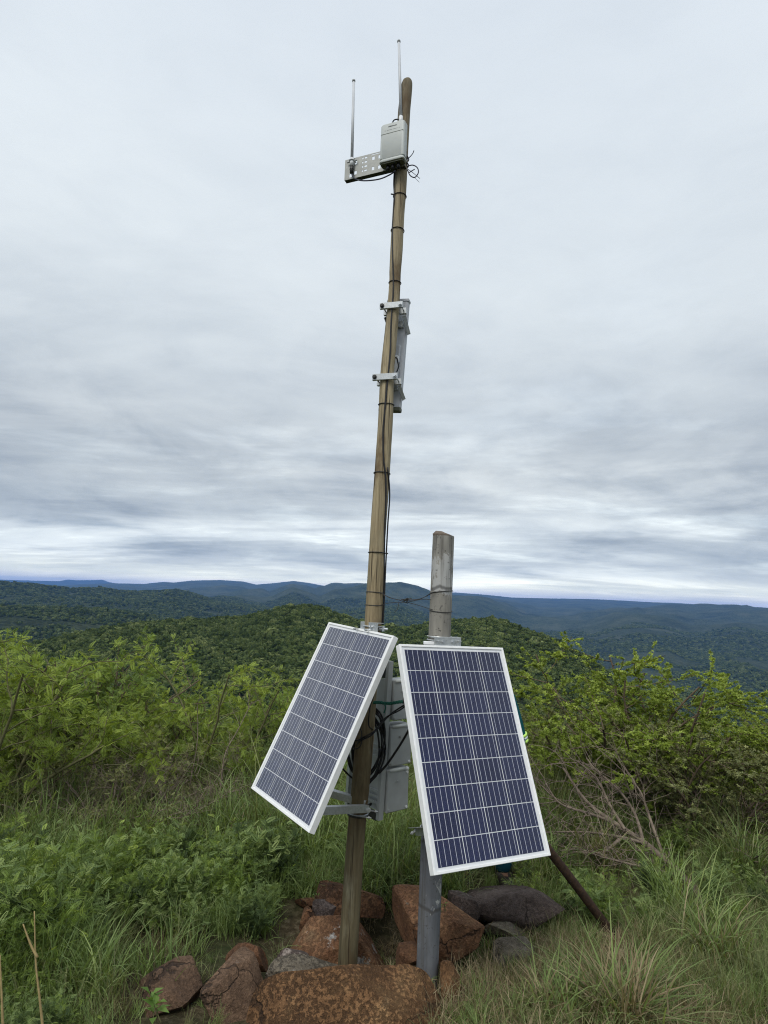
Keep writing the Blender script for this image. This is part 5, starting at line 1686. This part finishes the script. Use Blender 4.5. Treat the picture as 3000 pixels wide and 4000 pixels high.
# long bare stems poking out of the thickets
STEMS = [
    ([(2560, 3270), (2568, 3080), (2560, 2900), (2525, 2830)], 5.9, 'pale thin bare stem standing in the right thicket', 0.006),
    ([(2870, 3350), (2880, 3200), (2910, 3000)], 5.6, 'pale thin stem leaning right near the right edge', 0.005),
    ([(2720, 3080), (2790, 3040), (2880, 2990), (2890, 2900)], 5.9, 'grey crooked twig in the right thicket', 0.006),
    ([(740, 3080), (770, 2900), (772, 2750)], 6.2, 'pale straight stem in the left thicket beside the lime shrub', 0.006),
    ([(855, 3170), (876, 2960), (930, 2850), (985, 2740)], 6.0, 'grey crooked stem reaching up right beside the left panel', 0.008),
    ([(640, 3260), (720, 3190), (820, 3140), (900, 3090)], 5.6, 'pale fallen branch slanting across the left thicket', 0.009),
    ([(200, 2830), (205, 2700), (212, 2610)], 6.2, 'pale upright stem near the left edge under the tall shrubs', 0.006),
    ([(300, 3240), (380, 3060), (350, 2920), (370, 2860)], 5.9, 'grey forked stem low in the left thicket', 0.007),
    ([(10, 3380), (30, 3240), (80, 3200)], 5.2, 'grey stem curving at the left edge', 0.009),
]
for pts, Y, lab, r_ in STEMS:
    q = [at(x, y, Y + 0.05 * i) for i, (x, y) in enumerate(pts)]
    f = q[0].copy(); f[2] = min(f[2], gz(f[0], f[1]) - 0.03)
    pp = spline(([f] if f[2] < q[0][2] - 0.05 else []) + q, 8)
    rg = np.random.default_rng(int(pts[0][0]))
    b = MB(); b.tube(pp, np.linspace(r_, r_ * 0.4, len(pp)), 6)
    tw = []
    for k in range(7):
        i = rg.integers(len(pp) // 3, len(pp) - 1); a, rr, _ = grow(rg, pp[i], unit(pp[i + 1] - pp[i]) + rg.normal(0, 0.6, 3), rg.uniform(0.08, 0.3), r_ * 0.4, 4, 0.2, 0)
        b.tube(a, rr, 4)
    tag(b.build('bare_sapling', M['deadwood'], None, True, pp[0]), lab, 'sapling', 'bare stems in the thickets')
# straw coloured dry stems at the lower left
for pts, Y, lab in (([(170, 4040), (155, 3900), (140, 3760), (134, 3560)], 2.85, 'tall straw coloured dry stem at the lower left'),
                    ([(146, 3740), (120, 3690), (90, 3610)], 2.85, 'straw coloured side stem branching left from the tall dry stem'),
                    ([(12, 4020), (6, 3880), (0, 3730)], 2.85, 'straw coloured dry stem at the very left edge')):
    pp = spline([at(x, y, Y) for x, y in pts], 6)
    b = MB(); b.tube(pp, np.linspace(0.0062, 0.0025, len(pp)), 6); tag(b.build('dry_reed', M['straw'], None, True, pp[0]), lab, 'reed', 'dry straw stems')


# ------------------------------------------------------------------ grass and herbs
def tuft(seed, n, L, lean, w, curl, spread=0.06, straight=0.0):
    """one tuft: n arching blades"""
    rg = np.random.default_rng(seed)
    seg = 5; V = []; F = []; T = []
    for i in range(n):
        a = rg.uniform(0, 2 * math.pi); l_ = L * rg.uniform(0.45, 1.15); t = lean * rg.uniform(0.15, 1.1)
        d = np.array([math.cos(a) * t, math.sin(a) * t, 1.0]); d /= np.linalg.norm(d)
        p = np.array([rg.normal(0, spread), rg.normal(0, spread), -0.01]); side = np.array([-math.sin(a), math.cos(a), 0]) + rg.normal(0, 0.25, 3)
        side /= np.linalg.norm(side); cu = curl * rg.uniform(0.5, 1.6); tint = np.clip(rg.normal(0.45, 0.2), 0, 1); b0 = len(V)
        for k in range(seg + 1):
            f = k / seg; ww = w * (1 - f ** 2.2) * (0.65 + 0.35 * min(1, f * 4)) + 0.0004
            V += [p - side * ww / 2, p + side * ww / 2]; T += [tint, tint]
            d = d + np.array([math.cos(a), math.sin(a), 0]) * cu * 0.25 * f + np.array([0, 0, -cu * 0.42 * f]); d = d / np.linalg.norm(d)
            p = p + d * l_ / seg
        for k in range(seg):
            F.append((b0 + 2 * k, b0 + 2 * k + 1, b0 + 2 * k + 3, b0 + 2 * k + 2))
    return np.array(V), np.array(F), np.array(T)


def tuft_mesh(seed, n, L, lean, w, curl, mm, spread=0.06):
    V, F, T = tuft(seed, n, L, lean, w, curl, spread)
    me = raw_mesh('tuft', V, F, False, {'tint': T}); me.materials.append(mm)
    return me


def herb_mesh(seed, H, n, tmpl, sc, mm, spread=0.5):
    rg = np.random.default_rng(seed)
    tw = []
    for s in range(n):
        a = rg.uniform(0, 6.28); t = rg.uniform(0.1, 1) * spread
        P, rr, _ = grow(rg, [rg.normal(0, 0.02), rg.normal(0, 0.02), 0], [math.cos(a) * t, math.sin(a) * t, 1], H * rg.uniform(0.6, 1.1), 0.0025, 6, 0.12, -0.03)
        tw.append((P, rr))
    P, D = leaves_on(tw, rg, 24, 1.1)
    D[:, 2] += 0.15
    tint = np.clip(rg.normal(0.36, 0.25, len(P)) + 0.4 * (P[:, 2] / H - 0.4), 0, 1)
    LV, LF, LT = stamp(tmpl[0], tmpl[1], P, D, sc * rg.uniform(0.6, 1.3, len(P)), tint, rg)
    V, F = tubes_np(tw, 3)
    me = raw_mesh('herb', np.vstack([LV, V]), np.vstack([LF, F + len(LV)]), False, {'tint': np.concatenate([LT, np.full(len(V), 0.3)])}); me.materials.append(mm)
    return me


# kinds of tuft
G = [tuft_mesh(1, 46, 0.34, 0.55, 0.0065, 0.9, M['grass_g']), tuft_mesh(2, 40, 0.46, 0.45, 0.0075, 1.0, M['grass_g']), tuft_mesh(3, 50, 0.24, 0.8, 0.006, 0.8, M['grass_g']),
     tuft_mesh(4, 46, 0.36, 0.6, 0.006, 1.0, M['grass_o']), tuft_mesh(5, 50, 0.24, 0.9, 0.0055, 0.9, M['grass_o']), tuft_mesh(6, 36, 0.5, 0.4, 0.006, 0.9, M['grass_o']),
     tuft_mesh(7, 30, 0.30, 0.9, 0.0045, 0.8, M['grass_d']), tuft_mesh(8, 36, 0.16, 1.4, 0.0045, 0.6, M['grass_d'], 0.09)]
HB = [herb_mesh(21, 0.42, 13, FR_AC, 0.45, M['leaf_herb']), herb_mesh(22, 0.34, 12, FR_FINE, 0.6, M['leaf_herb']), herb_mesh(23, 0.46, 12, FR_FINE, 0.55, M['leaf_acacia']),
      herb_mesh(24, 0.36, 13, FR_AC, 0.45, M['leaf_dark']), herb_mesh(25, 0.5, 12, FR_FINE, 0.6, M['leaf_acacia'])]

ROCKS_XY = [(o.location.x, o.location.y, max(o.dimensions.x, o.dimensions.y) * 0.42) for o in COL.objects if o.name.startswith('rock')]


def build_grass():
    rg = np.random.default_rng(9)
    n = 17000
    Y = rg.uniform(1.6, 10.5, n); X = rg.uniform(-1, 1, n) * (1.2 + 0.78 * Y)
    px = np.empty(n); py = np.empty(n)
    Z = height(X, Y)
    d = np.stack([X, Y, Z], -1) - EYE
    zc = d @ _F; px = 1500 + FPX * (d @ _RT) / zc; py = 2000 - FPX * (d @ _UP) / zc
    # zones of the place: herb bank on the left, dry trampled patch right of the pile, lush grass behind the poles
    leftness = np.clip((-X + 0.2) / 1.2, 0, 1)
    dry = np.exp(-(((X - 1.0) / 0.75) ** 2 + ((Y - 3.6) / 0.75) ** 2)) + 0.6 * np.clip((Y - 5.0) / 0.8, 0, 1) * np.clip(0.5 + 2 * fbm(X, Y, 2, 4), 0, 1)
    dry = np.clip(dry, 0, 1)
    kind = np.zeros(n, int)
    u = rg.uniform(0, 1, n)
    lush = np.exp(-(((X - 0.3) / 1.6) ** 2 + ((Y - 5.3) / 1.1) ** 2))
    right = np.clip((X - 0.5) / 0.8, 0, 1)
    for i in range(n):
        w = np.array([0.55 + 0.9 * lush[i], 0.25 + 1.1 * lush[i], 0.6, 0.25 + 1.0 * right[i], 0.25 + 0.9 * right[i], 0.12 + 0.55 * right[i], 0.07 + 1.5 * dry[i], 0.04 + 2.6 * dry[i]])
        if dry[i] > 0.5: w[[1, 5]] *= 0.1
        kind[i] = np.searchsorted(np.cumsum(w / w.sum()), u[i])
    # matted dry litter of short tufts right of the pile
    keep = np.ones(n, bool)
    for (rx, ry, rr) in ROCKS_XY:
        keep &= np.hypot(X - rx, Y - ry) > rr
    keep &= ~((X > -0.62) & (X < 0.72) & (Y > 3.0) & (Y < 4.5) & (rg.uniform(0, 1, n) < 0.94))
    keep &= ~((X < -0.35) & (Y < 4.4) & (rg.uniform(0, 1, n) < 0.25))
    
    # short growth close in front so nothing stands before the rocks
    s = rg.uniform(0.65, 1.25, n) * np.where(Y < 3.35, 0.42, 1.0) * np.where((Y < 3.9) & (np.abs(X - 0.1) < 1.0), 0.55, 1.0)
    s *= 1 + 0.45 * np.clip((Y - 4.6) / 1.4, 0, 1)
    s = np.where((dry > 0.4), s * 0.7, s)
    s *= 1 - 0.45 * np.clip((X - 0.45) / 0.5, 0, 1) * (Y < 5.6)
    leg = (np.abs(px - 1940) < 130) & (Y > 4.0) & (Y < 5.0)
    s = np.where(leg, s * 0.45, s)
    s *= np.where((X < -0.1) & (X > -1.9) & (Y > 3.6) & (Y < 5.2), 0.62, 1.0)
    dead = (np.abs(px - 2540) < 200) & (np.abs(py - 3420) < 170)
    s = np.where(dead, s * 0.55, s)
    bar = (np.abs(px - 2330) < 130) & (Y > 3.5) & (Y < 4.5)
    s = np.where(bar, s * 0.5, s)
    keep &= ~((px > 420) & (px < 1080) & (py > 3640) & (rg.uniform(0, 1, n) < 0.75))
    X, Y, Z, kind, s = X[keep], Y[keep], Z[keep], kind[keep], s[keep]
    n = len(X)
    rots = np.stack([rg.normal(0, 0.16, n), rg.normal(0, 0.16, n), rg.uniform(0, 6.28, n)], -1)
    q = 1700
    Xm = rg.normal(1.0, 0.5, q); Ym = rg.normal(3.45, 0.5, q)
    okm = np.ones(q, bool)
    for (rx, ry, rr) in ROCKS_XY:
        okm &= np.hypot(Xm - rx, Ym - ry) > rr * 0.9
    Xm, Ym = Xm[okm], Ym[okm]; q = len(Xm)
    X = np.concatenate([X, Xm]); Y = np.concatenate([Y, Ym]); Z = np.concatenate([Z, height(Xm, Ym)])
    kind = np.concatenate([kind, rg.choice([7, 7, 7, 6, 4, 2], q)]); s = np.concatenate([s, rg.uniform(0.3, 0.7, q)])
    rots = np.vstack([rots, np.stack([rg.normal(0, 0.3, q), rg.normal(0, 0.3, q), rg.uniform(0, 6.28, q)], -1)]); n = len(X)
    scatter('grass', np.stack([X, Y, Z], -1), rots, np.stack([s, s, s * rg.uniform(0.8, 1.2, n)], -1), np.minimum(kind, 7), G, 'tangled green and dry grass covering the hilltop')
    # herb bank
    m_ = 1900
    X = rg.uniform(-3.8, 0.1, m_); Y = rg.uniform(2.9, 4.9, m_)
    ok = (X < -0.45) | (Y > 4.2)
    ok &= (rg.uniform(0, 1, m_) < np.clip(1.15 - 1.6 * np.clip(Y - 4.3, 0, 9), 0, 1))
    ok &= fbm(X * 1.5, Y * 1.5, 3, 12) > rg.normal(0.04, 0.10, m_)
    hx = 1500 + FPX * X / Y - 50
    ok &= ~((hx > 370) & (hx < 1100) & (Y < 3.75))
    for (rx, ry, rr) in ROCKS_XY:
        ok &= np.hypot(X - rx, Y - ry) > rr + 0.12
    # low near the camera edge and in front of the left rocks
    X, Y = X[ok], Y[ok]; n = len(X)
    s = (0.72 + 0.75 * fbm(X * 1.1 + 5, Y * 1.1, 2, 33)).clip(0.35, 1.3) * rg.uniform(0.75, 1.25, n) * np.where(Y < 3.5, 0.55, 1.0) * (1 + 0.25 * np.clip((Y - 4.2), 0, 1))
    X3 = rg.uniform(-1.7, -0.05, 330); Y3 = rg.uniform(3.95, 5.1, 330)
    o3 = ((X3 < -0.62) | (Y3 > 4.6)) & (fbm(X3 * 1.7, Y3 * 1.7, 3, 41) > 0.12)
    for (rx, ry, rr) in ROCKS_XY:
        o3 &= np.hypot(X3 - rx, Y3 - ry) > rr + 0.1
    X = np.concatenate([X, X3[o3]]); Y = np.concatenate([Y, Y3[o3]]); s = np.concatenate([s, rg.uniform(0.25, 0.95, o3.sum())])
    # a few on the right side too
    X2 = rg.uniform(0.9, 3.6, 140); Y2 = rg.uniform(4.2, 6.6, 140)
    X = np.concatenate([X, X2]); Y = np.concatenate([Y, Y2]); s = np.concatenate([s, rg.uniform(0.4, 0.8, 140)]); n = len(X)
    rots = np.stack([rg.normal(0, 0.15, n), rg.normal(0, 0.15, n), rg.uniform(0, 6.28, n)], -1)
    scatter('ground_cover', np.stack([X, Y, height(X, Y)], -1), rots, np.stack([s, s, s], -1), rg.choice(5, n, p=[0.27, 0.25, 0.16, 0.16, 0.16]), HB, 'low leafy green herbs massed on the left bank')


build_grass()


def tussock(px, py, z, mats, label, seed, L=0.6, scale=1.0):
    p = atz(px, py, z); p[2] = gz(p[0], p[1]) + 0.0
    root = thing('grass_tussock', p, label, 'grass', 'grass tussocks on the right')
    for k, (nm, mm, n, l_, lean, curl) in enumerate(mats):
        V, F, T = tuft(seed + k, n, l_ * scale, lean, 0.0088, curl, 0.07)
        me = raw_mesh(nm, V, F, False, {'tint': T}); link(nm, me, mm, root)
    return root


tussock(2440, 3960, -0.05, [('green_blades', M['grass_g'], 130, 0.52, 2.1, 0.5), ('dry_blades', M['grass_d'], 190, 0.36, 1.3, 0.35), ('olive_blades', M['grass_o'], 100, 0.5, 2.2, 0.45)],
        'big sprawling grass tussock with a straw coloured heart at the lower right', 301)
tussock(2790, 3720, -0.1, [('green_blades', M['grass_g'], 100, 0.46, 0.85, 0.8), ('olive_blades', M['grass_o'], 60, 0.42, 0.9, 0.8), ('dry_blades', M['grass_d'], 40, 0.4, 0.9, 0.6)], 'upright bright green grass clump near the right edge', 311)
tussock(2330, 3400, -0.12, [('olive_blades', M['grass_o'], 130, 0.55, 0.6, 0.8), ('dry_blades', M['grass_d'], 40, 0.5, 0.7, 0.8)], 'olive grass clump behind the rusty brace bar', 321)
tussock(2900, 3420, -0.12, [('green_blades', M['grass_g'], 120, 0.62, 0.7, 0.9), ('olive_blades', M['grass_o'], 80, 0.6, 0.7, 0.9)], 'arching grass clump under the right edge thicket', 331)
tussock(2640, 3560, -0.12, [('green_blades', M['grass_g'], 120, 0.55, 0.8, 0.9)], 'green grass clump around the foot of the dead shrub', 341)
tussock(2180, 3950, -0.05, [('green_blades', M['grass_g'], 90, 0.4, 0.9, 0.7), ('dry_blades', M['grass_d'], 60, 0.35, 1.2, 0.5)], 'small mixed grass clump between the front block and the big tussock', 351, 0.6, 0.8)
tussock(1430, 3370, -0.12, [('green_blades', M['grass_g'], 130, 0.62, 0.55, 0.9)], 'tall green grass clump behind the tall pole and reddish rock', 361)
tussock(1220, 3370, -0.12, [('green_blades', M['grass_g'], 130, 0.6, 0.7, 0.9)], 'tall arching green grass left of the tall pole', 371)
tussock(2130, 3440, -0.12, [('green_blades', M['grass_g'], 110, 0.45, 0.7, 0.9), ('olive_blades', M['grass_o'], 50, 0.45, 0.7, 0.9)], 'grass clump behind the right end of the long dark slab', 381)


def sprout(pos, n, L, label, seed, w=0.4):
    rg = np.random.default_rng(seed)
    root = thing('leafy_sprout', pos, label, 'plant')
    lf = blade_leaf(L, L * w, 0.25)
    tw = []
    for k in range(max(2, n // 5)):
        P, rr, _ = grow(rg, [rg.normal(0, 0.012), rg.normal(0, 0.012), -0.02], [rg.normal(0, 0.35), rg.normal(0, 0.35), 1], L * rg.uniform(1.2, 2.2), 0.0035, 5, 0.1, 0)
        tw.append((P, rr))
    V, F = tubes_np(tw, 5); link('stem', raw_mesh('stem', V, F, True), M['barkgreen'], root)
    me = raw_mesh('leaf', lf[0], lf[1], False, {'tint': np.full(5, 0.55)}); me.materials.append(M['leaf_sprout'])
    for k in range(n):
        P, _ = tw[k % len(tw)]
        q = P[-1 - (k // len(tw)) % 4]; a = k * 2.4 + rg.uniform(-0.3, 0.3); el = rg.uniform(0.0, 0.9)
        o = link('leaf', me, None, root); o.location = Vector(q); o.rotation_euler = (rg.normal(0, 0.2), -el, a); s = rg.uniform(0.7, 1.15); o.scale = (s, s, s)
    return root


sprout(at(1598, 3560, 4.15), 26, 0.062, 'pale green leafy sprout between the reddish rock and the boulder', 5)
sprout(atz(612, 3985, -0.03), 16, 0.062, 'bright green leafy sprout at the foot of the leftmost rock', 6, 0.5)
sprout(at(1740, 3545, 3.80), 6, 0.03, 'tiny green sprout on the boulder right of the grey post', 7)
sprout(at(1250, 3505, 4.22), 6, 0.03, 'tiny green sprout on the reddish rock left of the pole', 8)

# ------------------------------------------------------------------ the worker behind the right panel
def skin_mesh(name, verts, edges, radii, mm, parent, root=0, sub=2):
    me = bpy.data.meshes.new(name)
    me.from_pydata([tuple(map(float, v)) for v in verts], edges, [])
    o = bpy.data.objects.new(name, me); COL.objects.link(o); o.parent = parent
    sk = o.modifiers.new('skin', 'SKIN')
    sk.use_smooth_shade = True
    for i, sv in enumerate(me.skin_vertices[0].data):
        r_ = radii[i]; sv.radius = (r_, r_) if np.isscalar(r_) else r_
        sv.use_root = (i == root)
    sb = o.modifiers.new('sub', 'SUBSURF'); sb.levels = sub; sb.render_levels = sub
    me.materials.append(mm)
    return o


def build_person():
    foot_c = np.array([0.80, 4.78])
    g = gz(*foot_c)
    root = thing('person', (foot_c[0], foot_c[1], g), 'person in teal workwear with lime reflective bands stooping behind the right solar panel', 'person')
    root['pose'] = 'stooping'
    # local coordinates, facing -Y (towards the panel); x to the right of the picture
    hip = np.array([0, 0.12, 0.88]); J = {}
    J['pel'] = hip; J['sp1'] = hip + [-0.01, -0.06, 0.17]; J['ch'] = hip + [-0.03, -0.16, 0.36]; J['nk'] = hip + [-0.045, -0.25, 0.47]; J['hd0'] = hip + [-0.05, -0.32, 0.53]; J['hd1'] = hip + [-0.055, -0.39, 0.60]
    for s, n in ((-1, 'l'), (1, 'r')):
        J['sh' + n] = J['ch'] + [s * 0.165, -0.02, 0.02]
        J['el' + n] = J['ch'] + [s * 0.245, -0.03 + (0.02 if s > 0 else -0.06), -0.26]
        J['wr' + n] = J['el' + n] + [-s * 0.10, -0.23, 0.02]
        J['hp' + n] = hip + [s * 0.09, 0, -0.05]
        J['kn' + n] = np.array([s * 0.125, -0.02, 0.47]); J['an' + n] = np.array([s * 0.13, 0.03, 0.07]); J['to' + n] = np.array([s * 0.15, -0.15, 0.035])
    names = list(J); I = {k: i for i, k in enumerate(names)}
    E_ = [('pel', 'sp1'), ('sp1', 'ch'), ('ch', 'nk'), ('nk', 'hd0'), ('hd0', 'hd1')]
    for n in 'lr':
        E_ += [('ch', 'sh' + n), ('sh' + n, 'el' + n), ('el' + n, 'wr' + n), ('pel', 'hp' + n), ('hp' + n, 'kn' + n), ('kn' + n, 'an' + n), ('an' + n, 'to' + n)]
    rad = dict(pel=(0.13, 0.10), sp1=(0.125, 0.095), ch=(0.14, 0.10), nk=0.055, hd0=(0.075, 0.085), hd1=(0.07, 0.08))
    for n in 'lr':
        rad.update({'sh' + n: 0.058, 'el' + n: 0.042, 'wr' + n: 0.028, 'hp' + n: 0.085, 'kn' + n: 0.06, 'an' + n: 0.045, 'to' + n: 0.022})
    V = [J[k] for k in names]
    skin_mesh('body', V, [(I[a], I[b_]) for a, b_ in E_], [rad[k] for k in names], M['skin'], root, I['pel'])
    # jacket over torso and arms, trousers over hips and legs
    def sub_skin(name, keys, edges, grow_, mm, rootk):
        ii = {k: i for i, k in enumerate(keys)}
        rr = [tuple(q + grow_ for q in rad[k]) if not np.isscalar(rad[k]) else rad[k] + grow_ for k in keys]
        return skin_mesh(name, [J[k] for k in keys], [(ii[a], ii[b_]) for a, b_ in edges], rr, mm, root, ii[rootk])
    sub_skin('jacket', ['pel', 'sp1', 'ch', 'shl', 'ell', 'wrl', 'shr', 'elr', 'wrr'], [('pel', 'sp1'), ('sp1', 'ch'), ('ch', 'shl'), ('shl', 'ell'), ('ell', 'wrl'), ('ch', 'shr'), ('shr', 'elr'), ('elr', 'wrr')], 0.03, M['teal'], 'pel')
    sub_skin('trousers', ['pel', 'hpl', 'knl', 'anl', 'hpr', 'knr', 'anr'], [('pel', 'hpl'), ('hpl', 'knl'), ('knl', 'anl'), ('pel', 'hpr'), ('hpr', 'knr'), ('knr', 'anr')], 0.022, M['navy'], 'pel')
    for n in 'lr':
        a, t = J['an' + n], J['to' + n]
        skin_mesh('boot', [a + [0, 0.02, 0.06], a + [0, 0.03, -0.03], (a + t) / 2 + [0, 0, -0.02], t], [(0, 1), (1, 2), (2, 3)], [0.062, 0.064, 0.056, 0.05], M['boot'], root, 1)
        # two lime bands with a silver one between, round each sleeve above the wrist and at the elbow
        e, w, s = J['el' + n], J['wr' + n], J['sh' + n]
        for k, mm in ((0.80, 'lime'), (0.87, 'silver'), (0.94, 'lime')):
            b = MB(); p = s + (e - s) * k; q = s + (e - s) * (k + 0.06)
            r0 = 0.094 - 0.018 * k; b.tube([p + np.array(root.location), q + np.array(root.location)], [r0, r0 - 0.001], 16); b.build('reflective_band', M[mm], root, True)
        # hand: palm and five fingers curled on the panel's back rail
        d = unit(w - e); side = unit(np.cross(d, [0, 0, 1])); upn = np.cross(side, d)
        pal = [w, w + d * 0.05, w + d * 0.085]; verts = list(pal); edges = [(0, 1), (1, 2)]; rr = [(0.024, 0.018), (0.036, 0.016), (0.034, 0.014)]
        skin_mesh('hand', verts, edges, rr, M['skin'], root, 0)
        for f, (off, L) in enumerate(((-0.03, 0.07), (-0.01, 0.08), (0.011, 0.076), (0.031, 0.06))):
            p0 = w + d * 0.075 + side * off
            skin_mesh('finger', [p0, p0 + d * L * 0.45 - upn * 0.008, p0 + d * L * 0.7 - upn * 0.03, p0 + d * L * 0.72 - upn * 0.052], [(0, 1), (1, 2), (2, 3)], [0.0095, 0.009, 0.0085, 0.0075], M['skin'], root, 0, 1)
        sg = 1 if n == 'l' else -1
        p0 = w + d * 0.03 + side * sg * 0.03
        skin_mesh('thumb', [p0, p0 + d * 0.025 + side * sg * 0.022 - upn * 0.01, p0 + d * 0.05 + side * sg * 0.024 - upn * 0.02], [(0, 1), (1, 2)], [0.012, 0.0105, 0.009], M['skin'], root, 0, 1)
    # face and hair
    h = (J['hd0'] + J['hd1']) / 2; f = unit([0, -0.8, -0.45]); up_ = unit(np.cross([1, 0, 0], f)); up_ = up_ if up_[2] > 0 else -up_
    loc = np.array(root.location)
    skin_mesh('hair', [h + up_ * 0.045 - f * 0.02, h + up_ * 0.07 - f * 0.01, h + up_ * 0.03 - f * 0.05], [(0, 1), (0, 2)], [0.082, 0.06, 0.075], M['hair'], root, 0)
    b = MB(); b.tube([loc + h + f * 0.07 + up_ * 0.015, loc + h + f * 0.10 - up_ * 0.012, loc + h + f * 0.085 - up_ * 0.022], [0.008, 0.014, 0.012], 8); b.build('nose', M['skin'], root, True)
    for s in (-1, 1):
        b = MB(); c = loc + h + f * 0.078 + up_ * 0.015 + np.array([s * 0.03, 0, 0]); b.tube([c - [0.012, 0, 0], c, c + [0.012, 0, 0]], [0.002, 0.0055, 0.002], 8); b.build('eye', M['hair'], root, True)
        b = MB(); c = loc + h + np.array([s * 0.082, 0, 0]); b.tube([c + up_ * 0.03, c, c - up_ * 0.03], [0.006, 0.014, 0.007], 8); b.build('ear', M['skin'], root, True)
    b = MB(); c = loc + h + f * 0.08 - up_ * 0.045; b.tube([c - [0.024, 0, 0], c, c + [0.024, 0, 0]], [0.003, 0.007, 0.003], 8); b.build('mouth', plain('lips', (0.12, 0.05, 0.04), 0.5), root, True)


build_person()

build_haze()
